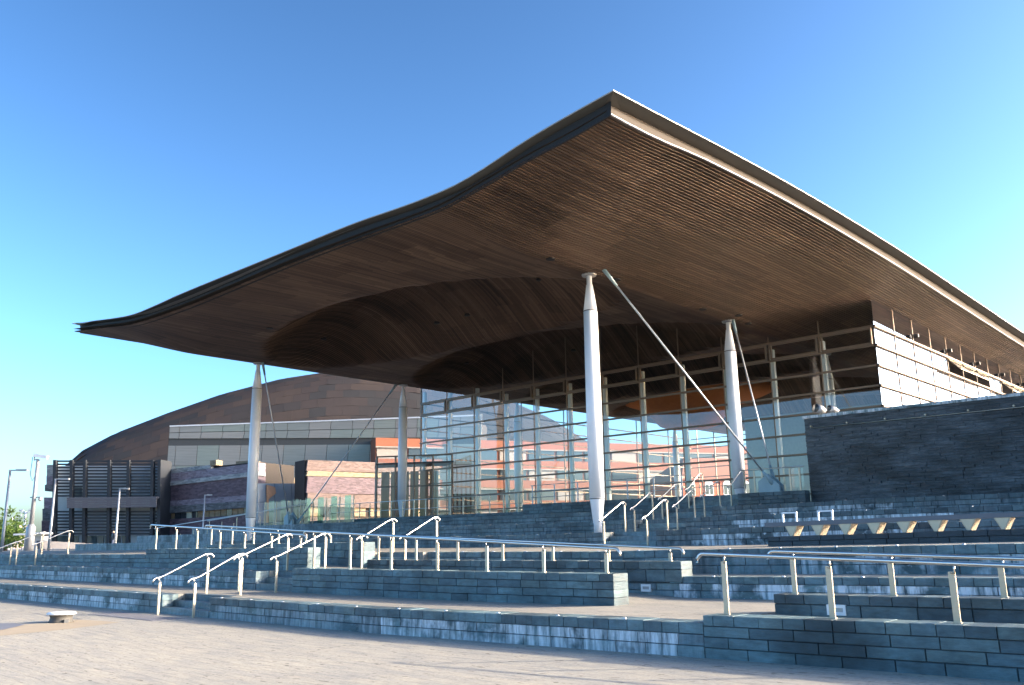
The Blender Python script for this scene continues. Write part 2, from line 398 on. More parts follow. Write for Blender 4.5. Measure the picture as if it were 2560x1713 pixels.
slate_wall('slate_parapet', 'four-course slate parapet beside the quay carrying a long ramp handrail', -6.66, XR, 11.0, .42, P0, lambda x: .56+g(x), 4, cap=.33, ln=.62)
slate_wall('slate_parapet', 'two-course slate parapet with a white step light, behind the quayside ramp', -6.6, XR, 13.0, .40, L1, lambda x: .735+g(x), 2, mat='slate_dark', cap=.34, ln=.66)
slate_wall('slate_wall', 'slate step wall at the foot of the tall white column with the long tie rod', -62, XR, 24.0, .44, L3b, L4, 3, notop(stn((-14.5, -8, 1.1)), 3), mat='slate_dark', studs=1.5, openings=[F4])
slate_wall('slate_wall', 'slate step wall one terrace above the tall white column foot', -60, XR, 27.2, .44, L4, L5, 3, notop(stn((-15, -8, 1.1)), 3), mat='slate_dark', studs=1.5, openings=[F5])
slate_wall('slate_wall', 'slate step wall two terraces above the tall white column foot', -58, XR, 30.1, .44, L5, L6, 3, notop(stn((-15, -11, .8)), 3), mat='slate_dark', studs=1.6, openings=[F6])
slate_wall('slate_parapet', 'topmost slate wall carrying the balustrade before the glazed hall', -29.9, -15.1, 33.0, .42, L6, lambda x: 3.42, 4, ln=.6, mat='slate_dark', openings=[F7])
slate_wall('slate_parapet', 'lower topmost slate wall before the glazed entrance lobby', -56, -29.9, 33.0, .42, L6, lambda x: 3.07, 2, ln=.6, mat='slate_dark', studs=2.2)
# ------------------------------------------------------------------ steps
def flight(label, f, y, zb, zt, n=3):
    x0, x1 = f; xm = (x0+x1)/2; a, b = zb(xm), zt(xm)
    root = thing('stone_steps', label, 'steps', (xm, y, a))
    for i in range(n):
        z1 = lerp(a, b, (i+1)/n)
        yy = y+.3*i
        inst('step', BM['slate'], root, (x0+.004, yy-(.0 if i else .012), a-.05+i*.002), scale=(x1-x0-.008, (y+.3*n-yy)+.1*(i < n-1)-.02*i, z1-a+.05-(.006 if i == n-1 else 0)), color=(.1, .5, 0, 1))
    for xa, xb in ((x0-.16, x0-.002), (x1+.002, x1+.16)):
        obj('cheek', MB().box(xa, xb, y+.42, y+.3*n+.05, a-.02, b-.006), 'terrace', root)
    return root
flight('lowest flight of three stone steps, cut into the quay wall beside the bollard', F1, 11.0, P0, L1)
flight('second flight of stone steps, between the long parapet and the second slate wall', F2, 13.62, L1, L2c)
flight('third flight of stone steps, leading up to the wide sunlit landing', F3, 17.0, L2c, L3)
flight('short flight of stone steps beside the foot of the tall white column', F4, 24.0, L3b, L4)
flight('short flight of stone steps one terrace above the tall column foot', F5, 27.2, L4, L5)
flight('short flight of stone steps two terraces above the tall column foot', F6, 30.1, L5, L6)
flight('topmost flight of stone steps, by the tie rod anchor', F7, 33.0, L6, lambda x: 3.42)
flight('flight of stone steps in the third wall near the camera pole', FL, 14.6, L2c, L3)
# ------------------------------------------------------------------ handrails
def arc_end(p, d, drop=.13, back=.09):   # turned-down end of a rail
    p, d = Vector(p), Vector(d).normalized()
    return [p+d*back*.6+Vector((0, 0, -.005)), p+d*back+Vector((0, 0, -.03)), p+d*(back+.035)+Vector((0, 0, -drop*.55)), p+d*(back+.035)+Vector((0, 0, -drop))]
def bracket(p_rail, p_post, parent):
    a, b = Vector(p_rail), Vector(p_post)
    obj('bracket', MB().tube([b, (b.x, b.y, a.z-.06), (a.x, a.y, a.z-.06), a], .012, 6).tube([a+Vector((0, 0, -.05)), a+Vector((0, 0, -.01))], [.018, .03], 8), 'steel', parent, True)
def stair_rail(label, x, yb, zb, yt, zt, hb=.9, ht=1.0, x2=None, group=None, ps=.055):
    x2 = x if x2 is None else x2
    root = thing('stair_handrail', label, 'handrail', (x, yb, zb), group)
    A, B = Vector((x, yb, zb+hb)), Vector((x2, yt, zt+ht))
    A2 = A+Vector((0, -.02, 0))
    path = list(reversed(arc_end(A2, (0, -1, 0), .11))) + [A2+Vector((0, .06, .01)), A+Vector((0, .16, .055)), B+Vector((0, -.16, -.055)), B+Vector((0, -.06, -.01)), B+Vector((0, .05, 0))] + arc_end(B+Vector((0, .05, 0)), (0, 1, 0), .11)
    obj('rail', MB().tube(path, .024, 10), 'steel', root, True)
    for p, q in ((A, zb), (B, zt)):
        pb = Vector((p.x+.07, p.y+.0, q))
        obj('post', MB().box(pb.x-.018, pb.x+.018, pb.y-ps/2, pb.y+ps/2, q-.02, p.z-.11), 'post', root)
        bracket(p+Vector((0, 0, -.02)), (pb.x, pb.y, p.z-.11), root)
    return root
SR = 'stair handrails on the terraces'
stair_rail('steel handrail of the lowest flight, on the side nearer the bollard', -22.17, 10.70, 0, 11.98, .46)
stair_rail('steel handrail of the lowest flight, on the side away from the bollard', -20.55, 10.80, 0, 12.02, .46)
stair_rail('steel handrail of the second flight, on the side nearer the second slate wall', -22.32, 13.0, .46, 14.5, .95)
stair_rail('steel handrail of the second flight, against the long slate parapet', -20.50, 13.0, .46, 14.5, .95)
stair_rail('steel handrail of the third flight, beside the low upper ramp parapet', -21.75, 16.7, .95, 17.9, 1.39)
stair_rail('steel handrail of the third flight, on the side of the sunlit landing with grating', -19.75, 16.7, .95, 17.9, 1.39)
for f, y, zb, zt, nm in ((F4, 24.0, L3b, L4, 'flight beside the tall column foot'), (F5, 27.2, L4, L5, 'flight one terrace above the tall column foot'), (F6, 30.1, L5, L6, 'flight two terraces above the tall column foot'), (F7, 33.0, L6, lambda x: 3.42, 'topmost flight by the tie rod anchor')):
    stair_rail('steel handrail of the '+nm+', on its bollard side', f[0]+.2, y-.3, zb(f[0]), y+.9, zt(f[0]))
    stair_rail('steel handrail of the '+nm+', on its bench side', f[1]-.2, y-.3, zb(f[1]), y+.9, zt(f[1]))
pA, pB = on_y(23, 1406.6, 14.3), on_y(86, 1407.5, 14.3)
stair_rail('steel handrail on the camera pole side of the flight in the third wall', pA.x, 14.3, .95, 15.6, 1.39)
stair_rail('steel handrail on the parapet side of the flight in the third wall', pB.x, 14.3, .95, 15.6, 1.39)
pC = on_y(38, 1409, 14.1)
stair_rail('steel handrail rising to the second terrace below the camera pole', pC.x, 12.6, .46, 14.1, .95)
def ramp_rail(label, xs, y, zbase, ztop, ext=.25, pw=.075, hook=(1, 1)):
    root = thing('ramp_handrail', label, 'handrail', (xs[0], y, zbase(xs[0])))
    yr = y-.03
    a, b = min(xs)-ext, max(xs)+ext
    sl = (ztop(b)-ztop(a))/(b-a)
    pts = [Vector((a, yr, ztop(a))), Vector(((a+b)/2, yr, ztop((a+b)/2))), Vector((b, yr, ztop(b)))]
    path = (list(reversed(arc_end(pts[0], (-1, 0, -sl)))) if hook[0] else []) + pts + (arc_end(pts[2], (1, 0, sl)) if hook[1] else [])
    obj('rail', MB().tube(path, .027, 12), 'steel', root, True)
    for x in xs:
        zt = ztop(x)-.10
        obj('post', MB().box(x-pw/2, x+pw/2, y+.03, y+.055, zbase(x)-.01, zt), 'post', root)
        obj('foot', MB().box(x-pw*.62, x+pw*.62, y+.015, y+.07, zbase(x)-.002, zbase(x)+.012), 'post', root)
        obj('bracket', MB().tube([(x, y+.03, zt-.015), (x+.05, yr, zt-.01), (x+.055, yr, zt+.03), (x+.055, yr, ztop(x)-.015)], .012, 6), 'steel', root, True)
    return root
ramp_rail('long steel handrail on the lower ramp parapet with sunlit end face', [-19.7, -18.15, -16.56, -14.95, -13.4, -11.81, -10.25], 13.58, lambda x: 1.065, lambda x: lerp(1.975, 1.515, (x+19.4)/9.4))
ramp_rail('long steel handrail on the dark two-course parapet of the lower ramp', [-20.19, -18.57, -16.94, -15.33, -13.7, -12.08, -10.47], 16.1, lambda x: 1.215, lambda x: lerp(1.918, 1.48, (x+20.5)/10.2))
ramp_rail('long steel handrail on the upper ramp parapet level with the second flight', [-31.18, -29.68, -28.2, -26.7, -25.19, -23.67, -22.14], 14.8, lambda x: 1.575, lambda x: lerp(2.411, 1.93, (x+31.3)/9.4))
ramp_rail('long steel handrail on the low building-side parapet of the upper ramp', [-31.5, -29.98, -28.5, -26.9, -25.27, -23.89, -22.3], 17.1, lambda x: 1.70, lambda x: lerp(2.40, 1.94, (x+31.5)/9.2))
ramp_rail('thick steel handrail on the four-course parapet beside the quay', [-6.42, -4.92, -3.44, -1.95, -.45, 1.05, 2.55, 4.05], 11.2, lambda x: .56+g(x), lambda x: 1.467-.034*(x+6.57))
ramp_rail('thick steel handrail on the two-course parapet with a white step light', [-6.36, -4.87, -3.43, -1.95, -.45, 1.05, 2.55, 4.05], 13.2, lambda x: .735+g(x), lambda x: 1.467-.030*(x+6.63))
# far rails on the bay-side approach
for nm, y, za, x0, x1, h0, h1 in (('nearer', 28.6, L5, -60.5, -47.5, 1.95, 3.55), ('farther', 31.2, L6, -58, -46, 2.65, 4.05)):
    root = thing('approach_railing', 'slender sloping %s railing on the terraces beyond the column with two tie rods' % ('grey lower' if nm == 'nearer' else 'grey upper'), 'railing', (x0, y, za(x0)))
    zf = lambda x: lerp(h0, h1, (x-x0)/(x1-x0))
    obj('rail', MB().tube([(x0, y, max(zf(x0), za(x0)+.5)), (x1, y, zf(x1))], .025, 6), 'steel', root, True)
    for k in range(8):
        x = lerp(x0+.3, x1-.3, k/7); obj('post', MB().box(x-.03, x+.03, y-.012, y+.012, za(x)-.02, zf(x) if k else max(zf(x0), za(x0)+.5)), 'post', root)
# ------------------------------------------------------------------ recessed step lights
def step_light(label, px, py, y, wdt=.24, h=.15):
    p = on_y(px, py, y)
    root = thing('step_light', label, 'step light', (p.x, y, p.z-h/2))
    mb = MB(); a, b, c, d = p.x-wdt/2, p.x+wdt/2, p.z-h/2, p.z+h/2; s = h*.3
    for q in ((a, b, c, c+s), (a, b, d-s, d), (a, a+s*.8, c+s, d-s), (b-s*.8, b, c+s, d-s)): mb.box(q[0], q[1], y-.03, y+.02, q[2], q[3])
    obj('frame', mb, 'white_plastic', root); obj('slot', MB().box(a+s*.8, b-s*.8, y-.008, y+.02, c+s, d-s), 'lamp_grey', root)
step_light('white slotted step light in the lime-stained wall under the dark parapet', 1616, 1470, 15.93)
step_light('white slotted step light in the two-course parapet behind the quayside ramp', 2092, 1525, 13.0, .28)
step_light('white slotted step light in the wall near the second flight', 855, 1398, 17.62, .22, .13)
step_light('white slotted step light low on the dark ramp parapet wall', 975, 1420, 15.93, .22, .13)
# ------------------------------------------------------------------ bench
yb = 20.5
root = thing('long_bench', 'long grey beam bench on V-shaped brackets above a dark slate base', 'bench', (-6, yb, 1.5))
zt = lambda x: 2.03+.016*(x+9.8)
obj('seat_beam', MB().hexa([(-10.5, yb, zt(-10.5)-.10), (XR, yb, zt(XR)-.10), (XR, yb+.42, zt(XR)-.10), (-10.5, yb+.42, zt(-10.5)-.10), (-10.5, yb, zt(-10.5)), (XR, yb, zt(XR)), (XR, yb+.42, zt(XR)), (-10.5, yb+.42, zt(-10.5))]), 'bench_grey', root)
for k in range(22):
    x = -9.82+.665*k
    z1 = zt(x)-.10; zz = 1.69+.016*(x+9.8)
    br = obj('bracket', MB().prism([(x-.02, yb+.02, zz), (x+.02, yb+.02, zz), (x+.14, yb+.02, z1), (x-.14, yb+.02, z1)], (0, .02, 0)).prism([(x+.025, yb+.03, zz), (x+.025, yb+.36, zz), (x+.145, yb+.40, z1), (x+.145, yb+.02, z1)], (.015, 0, 0)).prism([(x-.025, yb+.03, zz), (x-.025, yb+.36, zz), (x-.145, yb+.40, z1), (x-.145, yb+.02, z1)], (-.015, 0, 0)), 'post', root)
for x in (-9.85, -8.95):
    a = MB()
    a.box(x-.19, x-.155, yb+.02, yb+.07, zt(x)-.02, zt(x)+.2); a.box(x+.155, x+.19, yb+.02, yb+.07, zt(x)-.02, zt(x)+.2); a.box(x-.19, x+.19, yb+.02, yb+.09, zt(x)+.2, zt(x)+.235)
    obj('armrest', a, 'white_paint', root)
slate_wall('slate_plinth', 'low very dark slate plinth under the long beam bench', -10.4, XR, yb-.1, .65, lambda x: L3(x)+.02, lambda x: 1.69+.016*(x+9.8), 2, mat='slate_black', cap=.5, ln=.7)
# ------------------------------------------------------------------ roof
XA, XB, YA, YBK = -12.0, -48.0, 17.0, 78.0
COLX = (-19.5, -42.8)
def interp(tab, x):          # Catmull-Rom through the table
    n = len(tab)
    if x <= tab[0][0]: return tab[0][1]
    if x >= tab[-1][0]: return tab[-1][1]
    for i in range(n-1):
        x0, y0 = tab[i]; x1, y1 = tab[i+1]
        if x <= x1:
            h = x1-x0; t = (x-x0)/h
            m0 = (y1-tab[i-1][1])/(x1-tab[i-1][0]) if i else (y1-y0)/h
            m1 = (tab[i+2][1]-y0)/(tab[i+2][0]-x0) if i+2 < n else (y1-y0)/h
            return y0*(2*t**3-3*t*t+1)+m0*h*(t**3-2*t*t+t)+y1*(-2*t**3+3*t*t)+m1*h*(t**3-t*t)
FT = [(-48, 13.35), (-47, 13.15), (-45, 12.94), (-42.9, 12.66), (-40.4, 12.40), (-38, 12.38), (-35.6, 12.42), (-27, 12.36), (-23.1, 12.33), (-20.2, 12.20), (-18.7, 12.18), (-17.9, 12.21), (-16.8, 12.35), (-15.4, 12.61), (-14.3, 12.77), (-13, 12.91), (-12, 13.01)]
FS = [(-48, 12.85), (-47, 12.74), (-43.8, 12.33), (-40.3, 11.92), (-36, 11.78), (-32.2, 11.80), (-27.4, 11.87), (-23.4, 11.84), (-20.4, 11.77), (-18.9, 11.77), (-17, 11.99), (-15.3, 12.23), (-13.7, 12.38), (-12, 12.62)]
RT = [(17, 13.01), (27, 13.47), (37, 13.58), (47, 13.42), (58, 13.20), (80, 12.9)]
RS = [(17, 12.62), (27, 13.08), (37, 13.12), (47, 12.90), (58, 12.66), (80, 12.4)]
XM = -31.15
def soffit(x, y):
    if x > COLX[0]:
        t = clamp((x-COLX[0])/(-12.2-COLX[0])); z = 11.5+(interp(RS, y)-11.5)*(t**1.25)
    elif x < COLX[1]:
        t = clamp((COLX[1]-x)/5.2); z = 11.5+1.4*t**1.15
    else:
        z = 11.5+.45*(1-((x-XM)/11.65)**2)
    wgt = 1-sstep((y-17.2)/5.0)
    z = lerp(z, interp(FS, x), wgt)
    for k in range(5):
        yc = 27.3+10.5*k
        r2 = ((x-XM)/11.3)**2+((y-yc)/5.15)**2
        if r2 < 1: z += 2.7*(1-r2)**1.1
    return z
root_b = thing('assembly_building', 'glazed assembly building under a huge overhanging wavy timber-lined roof', 'building', (-31, 40, 3.0))
slats = MB(); tone = []
x = XA-.44; nsl = 0
ys = [17.35+.45*i for i in range(134)]
backing = MB()
while x > XB+.42:
    hw = .042
    zs = [soffit(x, y) for y in ys]
    tn = random.random(); nxt = random.randint(4, 9); st = len(slats.v); pcol = nsl//9
    for i, y in enumerate(ys):
        z = zs[i]
        slats.v += [(x-hw, y, z+.035), (x-hw, y, z), (x+hw, y, z), (x+hw, y, z+.035)]
    for i in range(len(ys)-1):
        if i == nxt: tn = random.random()**1.1; nxt = i+random.randint(4, 11)
        prow = (i+(pcol*5) % 7)//7; band = random.Random(pcol*977+prow).random(); fine = random.random()
        for k in range(3):
            a = st+i*4+k; slats.f.append((a, a+4, a+5, a+1)); tone.append(clamp(.52*tn+.44*band+.04*fine))
    x -= .12; nsl += 1
xs_g = [XA-.46-(XA-.46-(XB+.40))*i/70 for i in range(71)]
roof = obj('roof', (lambda b: b)(MB()), 'roof_top', root_b) if False else None
top = MB(); ysg = [17.3+.75*i for i in range(81)]
n = len(ysg)
for xx in xs_g:
    for yy in ysg: top.v.append((xx, yy, soffit(xx, yy)+.42))
for i in range(70):
    for j in range(n-1): top.f.append((i*n+j, (i+1)*n+j, (i+1)*n+j+1, i*n+j+1))
roof = obj('roof', top, 'roof_top', root_b, True)
bk = MB(); bk.v = [(a, b, c-.27) for a, b, c in top.v]; bk.f = list(top.f)
obj('soffit_backing', bk, 'backing', roof, True)
me = mesh('soffit_slats', slats, 'wood')
at = me.attributes.new('tone', 'FLOAT', 'FACE'); at.data.foreach_set('value', tone)
inst('soffit_slats', me, roof, kind='stuff', label='narrow brown cedar slats lining the underside of the roof')
# fascia: outer drip plate, recessed band coloured lit or shaded by side, lower lip
def fascia(name, path, inn, tops, sofs, parent, ov=.30):
    plate, band, lip, edge = MB(), MB(), MB(), MB()
    for i in range(len(path)-1):
        p, q = Vector(path[i]), Vector(path[i+1]); n0, n1 = Vector(inn[i]), Vector(inn[i+1])
        t0, t1, s0, s1 = tops[i], tops[i+1], sofs[i], sofs[i+1]
        def P(v, nn, d, z): u = v+nn*d; return (u.x, u.y, z)
        plate.quad(P(p, n0, .02, t0-.035), P(q, n1, .02, t1-.035), P(q, n1, ov, t1-.10), P(p, n0, ov, t0-.10))
        edge.hexa([P(p, n0, 0, t0-.03), P(q, n1, 0, t1-.03), P(q, n1, .06, t1-.03), P(p, n0, .06, t0-.03), P(p, n0, 0, t0), P(q, n1, 0, t1), P(q, n1, .06, t1+.01), P(p, n0, .06, t0+.01)])
        plate.quad(P(p, n0, .06, t0+.01), P(p, n0, 1.2, t0+.05), P(q, n1, 1.2, t1+.05), P(q, n1, .06, t1+.01))
        plate.quad(P(p, n0, 1.2, t0+.05), P(p, n0, 1.3, s0+.3), P(q, n1, 1.3, s1+.3), P(q, n1, 1.2, t1+.05))
        band.quad(P(p, n0, ov-.01, t0-.096), P(q, n1, ov-.01, t1-.096), P(q, n1, .36, s1+.03), P(p, n0, .36, s0+.03))
        lip.hexa([P(p, n0, .33, s0-.012), P(q, n1, .33, s1-.012), P(q, n1, .41, s1-.006), P(p, n0, .41, s0-.006), P(p, n0, .33, s0+.02), P(q, n1, .33, s1+.02), P(q, n1, .41, s1+.04), P(p, n0, .41, s0+.04)])
    fo = obj(name, plate, 'fascia', parent, rc=False)
    return fo, band, lip, edge
def fpath(kind):
    path, inn, tops, sofs = [], [], [], []
    if kind == 'front':
        for i in range(61):
            x = lerp(XA, XB, i/60); path.append((x, lerp(17.0, 17.36, i/60), 0))
            d = (0, 1, 0) if 0 < i < 60 else ((-1, 1, 0) if i == 0 else (1, 1, 0))
            inn.append(d); tops.append(interp(FT, x)); sofs.append(soffit(clamp(x, -47.6, -12.36), 17.4)-.004)
    elif kind == 'right':
        for i in range(61):
            y = lerp(17.0, YBK, i/60); path.append((XA, y, 0)); inn.append((-1, 0, 0) if i else (-1, 1, 0)); tops.append(interp(RT, y) if i else interp(FT, XA)); sofs.append(soffit(-12.36, max(y, 17.4))-.004)
    else:
        for i in range(61):
            y = lerp(17.36, YBK, i/60); path.append((XB, y, 0)); inn.append((1, 0, 0) if i else (1, 1, 0)); tops.append(soffit(-47.6, y)+.46 if i else interp(FT, XB)); sofs.append(soffit(-47.6, max(y, 17.4))-.004)
    return path, inn, tops, sofs
for kind in ('front', 'right', 'left'):
    fo, band, lip, edge = fascia('fascia', *fpath(kind), root_b, .48 if kind == 'right' else .30)
    obj('recessed_band', band, 'fascia_shaded' if kind != 'right' else 'fascia_sunlit', fo, rc=False); obj('soffit_lip', lip, 'fascia_shaded' if kind != 'right' else 'drip', fo, rc=False); obj('drip_edge', edge, 'drip', fo, rc=False)  # right band and lip coloured as sunlit, the others as shaded
# downlights let into the soffit
def hit(px, py):
    d = ray(px, py); t = 12.0
    while t < 110:
        p = CAM+d*t
        if XB < p.x < XA and p.y > 17.3 and p.z > soffit(p.x, p.y)-.02: return p
        t += .04
    return None
K = 2560/2343
for dx, dy in ((617, 752), (740, 776), (1000, 740), (1070, 722), (1260, 593), (1235, 641), (1067, 832), (1313, 803), (1410, 641), (1608, 708), (1712, 741), (1690, 722)):
    p = hit(dx*K, dy*K)
    if p: obj('downlight', MB().tube([(p.x, p.y, soffit(p.x, p.y)-.03), (p.x, p.y, soffit(p.x, p.y)+.08)], .17, 12), 'black', root_b)
# columns
def column(x, y, zb, zt, lab=None):
    prof = [(zb, .15), (zb+.34, .15), (zb+.36, .165), (zb+1.22, .262), (zb+1.24, .27)]
    body = [(zb+1.24, .27), (lerp(zb, zt, .45), .285), (zt-1.42, .26)]
    tip = [(zt-1.42, .26), (zt-.40, .125), (zt-.38, .105), (zt-.02, .105)]
    c = obj('column', MB().tube([(x, y, z) for z, r in body], [r for z, r in body], 28), 'white_paint', root_b, True, label=lab)
    obj('foot', MB().tube([(x, y, z) for z, r in prof], [r for z, r in prof], 28), 'white_paint', c, True)
    obj('tip', MB().tube([(x, y, z) for z, r in tip], [r for z, r in tip], 24), 'white_paint', c, True)
    obj('collar', MB().tube([(x, y, zb+1.20), (x, y, zb+1.23)], .268, 28).tube([(x, y, zt-1.45), (x, y, zt-1.42)], .266, 28), 'fascia', c, True)
    obj('ceiling_plate', MB().tube([(x, y, zt-.05), (x, y, zt+.03)], [.27, .29], 24), 'lamp_grey', c, True)
for xx in COLX:
    for yy, zb in ((25.5, None), (36, 2.0), (46.8, 3.0), (57.3, 3.0), (67.8, 3.0)):
        zb0 = L4(xx) if zb is None else (2.98 if xx < -30 and yy == 36 else (2.6 if yy == 36 else zb))
        column(xx, yy, zb0-.005, soffit(xx, yy))
# tie rods and anchors
def tie(a, b, parent):
    a, b = Vector(a), Vector(b); d = (b-a).normalized()
    t = obj('tie_rod', MB().tube([a, b], .036, 12), 'rod', parent, True)
    obj('clevis', MB().tube([a-d*.06, a+d*.75], [.085, .055], 10).tube([b-d*.9, b+d*.2], [.05, .12], 10), 'anchor', t, True)
aR = Vector((-16.45, 33.25, 3.62)); aL = Vector((-46.6, 30.6, 2.85))
tie((-18.84, 25.6, soffit(-18.84, 25.6)-.02), aR, root_b); tie((-19.24, 36, soffit(-19.24, 36)-.02), aR+Vector((-.12, .25, .1)), root_b)
tie((-42.52, 25.6, soffit(-42.52, 25.6)-.02), aL+Vector((-.1, -.1, 0)), root_b); tie((-43.55, 36, soffit(-43.55, 36)-.02), aL+Vector((.2, .2, 0)), root_b)
for a, zz in ((aR, 3.40), (aL, 2.79)):
    obj('anchor', MB().prism([(a.x-.62, a.y+.1, zz), (a.x+.28, a.y+.1, zz), (a.x+.28, a.y+.1, zz+.28), (a.x-.2, a.y+.1, zz+.75), (a.x-.62, a.y+.1, zz+.45)], (0, .12, 0)).prism([(a.x-.62, a.y-.2, zz), (a.x+.28, a.y-.2, zz), (a.x+.28, a.y-.2, zz+.28), (a.x-.2, a.y-.2, zz+.75), (a.x-.62, a.y-.2, zz+.45)], (0, .12, 0)), 'anchor', root_b)
# ------------------------------------------------------------------ glazed walls
YG, GX = 40.5, [-14.5-2.64*k for k in range(13)]
ZT = [11.15, 10.25, 9.30, 8.36, 7.41, 6.46, 5.50, 4.55, 3.62]
for zi, z in enumerate(ZT):
    obj('transom', MB().box(GX[-1]-.06, GX[0]+.06, YG-.10, YG+.02, z-.045, z+.045), 'bronze', root_b)
for x in GX[1:]:
    obj('mullion', MB().box(x-.025, x+.025, YG-.03, YG+.015, 3.0, soffit(x, YG)-.02), 'bronze', root_b)
    obj('glazing_post', MB().box(x-.10, x+.10, YG+.22, YG+.42, 3.0, min(soffit(x, YG+.3)-.02, 10.9 if x > -40 else 12)), 'glazing_post', root_b)
for k in range(12):
    xa, xb = GX[k+1], GX[k]
    zz = [3.0]+list(reversed(ZT))
    for j in range(len(zz)):
        z0 = zz[j]; z1 = zz[j+1] if j+1 < len(zz) else None
        if z1: mb = MB().quad((xa+.03, YG-.005, z0+.03), (xb-.03, YG-.005, z0+.03), (xb-.03, YG-.005, z1-.03), (xa+.03, YG-.005, z1-.03))
        else: mb = MB().quad((xa+.03, YG-.005, z0+.03), (xb-.03, YG-.005, z0+.03), (xb-.03, YG-.005, soffit(xb, YG)-.01), (xa+.03, YG-.005, soffit(xa, YG)-.01))
        pane = obj('pane', mb, 'glass', root_b, rc=False)
        if z1 and abs(z1-11.15) < .01:       # the row of framed opening lights
            fr = MB(); a, b, c, d = xa+.10, xb-.10, z0+.06, z1-.06; w_ = .075
            for q in ((a, b, c, c+w_), (a, b, d-w_, d), (a, a+w_, c+w_, d-w_), (b-w_, b, c+w_, d-w_)): fr.box(q[0], q[1], YG-.12, YG-.012, q[2], q[3])
            obj('frame', fr, 'bronze', pane)
            obj('opener', MB().bar((xa+.12, YG+.02, z0+.12), (xa+.45, YG+.28, z0+.02), .03, .03), 'steel', pane)
SX = -14.5
SY = [YG+2.62*k for k in range(15)]
for z in ZT[:6]:
    obj('transom', MB().box(SX-.02, SX+.12, YG-.10, SY[-1], z-.05, z+.05), 'bronze', root_b)
for y in SY[1:]:
    obj('mullion', MB().box(SX-.02, SX+.035, y-.03, y+.03, 6.3, soffit(SX, y)-.02), 'bronze', root_b)
OPEN = {4, 5, 6, 8, 9, 10}
for k in range(14):
    ya, yb2 = SY[k], SY[k+1]; zz = [6.0]+list(reversed(ZT[:6]))
    for j in range(len(zz)):
        z0 = zz[j]; z1 = zz[j+1] if j+1 < len(zz) else None
        if z1 and abs(z1-11.15) < .01 and k in OPEN:
            p = [Vector((SX+.02, ya+.06, z1-.06)), Vector((SX+.02, yb2-.06, z1-.06)), Vector((SX+.62, yb2-.06, z0+.2)), Vector((SX+.62, ya+.06, z0+.2))]
            pane = obj('pane', MB().quad(*p), 'glass', root_b, rc=False, label='top-hung window propped open')
            fr = MB()
            for i in range(4): fr.bar(p[i], p[(i+1) % 4], .05, .05)
            obj('frame', fr, 'post', pane)
            continue
        zt0 = z1-.03 if z1 else soffit(SX, ya)-.01; zt1 = z1-.03 if z1 else soffit(SX, yb2)-.01
        obj('pane', MB().quad((SX, ya+.03, z0+.03), (SX, yb2-.03, z0+.03), (SX, yb2-.03, zt1), (SX, ya+.03, zt0)), 'glass_side', root_b, rc=False)
for y in SY[2:12:2]:
    obj('wall_lamp', MB().tube([(SX+.08, y, 11.5), (SX+.30, y, 11.5)], [.13, .10], 12), 'black', root_b)
# opposite side and rear glazing
LX = GX[-1]
for y in [YG+5.24*k for k in range(8)]:
    obj('mullion', MB().box(LX-.04, LX+.04, y-.04, y+.04, 3.0, soffit(LX, y)-.02), 'bronze', root_b)
for z in ZT: obj('transom', MB().box(LX-.06, LX+.04, YG, 76, z-.04, z+.04), 'bronze', root_b)
for z in ZT: obj('transom', MB().box(LX, SX, 75.96, 76.04, z-.04, z+.04), 'bronze', root_b)
for x in GX[1:-1]: obj('mullion', MB().box(x-.05, x+.05, 75.9, 76.0, 3.0, 12.0), 'bronze', root_b)
obj('interior_wall', MB().box(-27.5, -15.6, 52.0, 52.3, 3.0, 9.2), 'lamp_grey', root_b)
obj('gallery_floor', MB().box(-27.5, -15.6, 52.3, 70, 8.9, 9.2), 'lamp_grey', root_b)
fn = [(10.05, .3), (10.12, 1.8), (10.3, 2.3), (10.5, 2.5), (10.9, 2.8), (11.4, 3.3), (11.9, 4.2), (12.3, 5.4), (12.8, 7.0)]
obj('timber_funnel', MB().tube([(-36.5, 60, z) for z, r in fn], [r for z, r in fn], 40), 'funnel_wood', root_b, True)
# solid slate-clad base at the side of the glass hall
root = thing('slate_block', 'tall thin-coursed dark slate wall rising beside the glass hall, under its bright side glazing', 'wall', (-6, 36, 3.4))
obj('core', MB().box(-15.10, XR, 33.64, 40.30, 2.7, 6.30), 'mortar', root); obj('rear_core', MB().box(-14.2, XR, 40.28, 90, 2.7, 6.28), 'mortar', root)
crs = MB(); z = 2.7
while z < 6.22:
    h = random.uniform(.07, .11); x = -15.14
    while x < XR:
        l = random.uniform(.25, .8); e = min(x+l, XR); pr = random.uniform(0, .05)
        crs.box(x+.003, e-.003, 33.6-pr, 33.7, z+.003, min(z+h, 6.25)-.003); x = e
    y = 33.7
    while y < 40.2:
        e = min(y+random.uniform(.3, .8), 40.28); crs.box(-15.14-random.uniform(0, .02), -15.0, y, e-.004, z+.003, min(z+h, 6.25)-.003); y = e
    z += h
o = obj('slate_courses', crs, 'thin_slate', root, kind='stuff'); o.color = (.12, .5, 0, 1)
obj('coping', MB().box(-15.2, XR, 33.52, 34.1, 6.25, 6.36), 'slate', root)
cab = MB().tube([(-14.9, 33.50, 5.86), (XR, 33.50, 5.86)], .014, 6)
obj('cable', cab, 'steel', root, True)
for k in range(14): obj('cable_clip', MB().tube([(-14.85+1.45*k, 33.62, 5.93), (-14.85+1.45*k, 33.47, 5.93)], .035, 8), 'post', root)
root = thing('floodlight_pair', 'pair of small floodlights on top of the slate wall corner', 'floodlight', (-15.9, 35.2, 6.36))
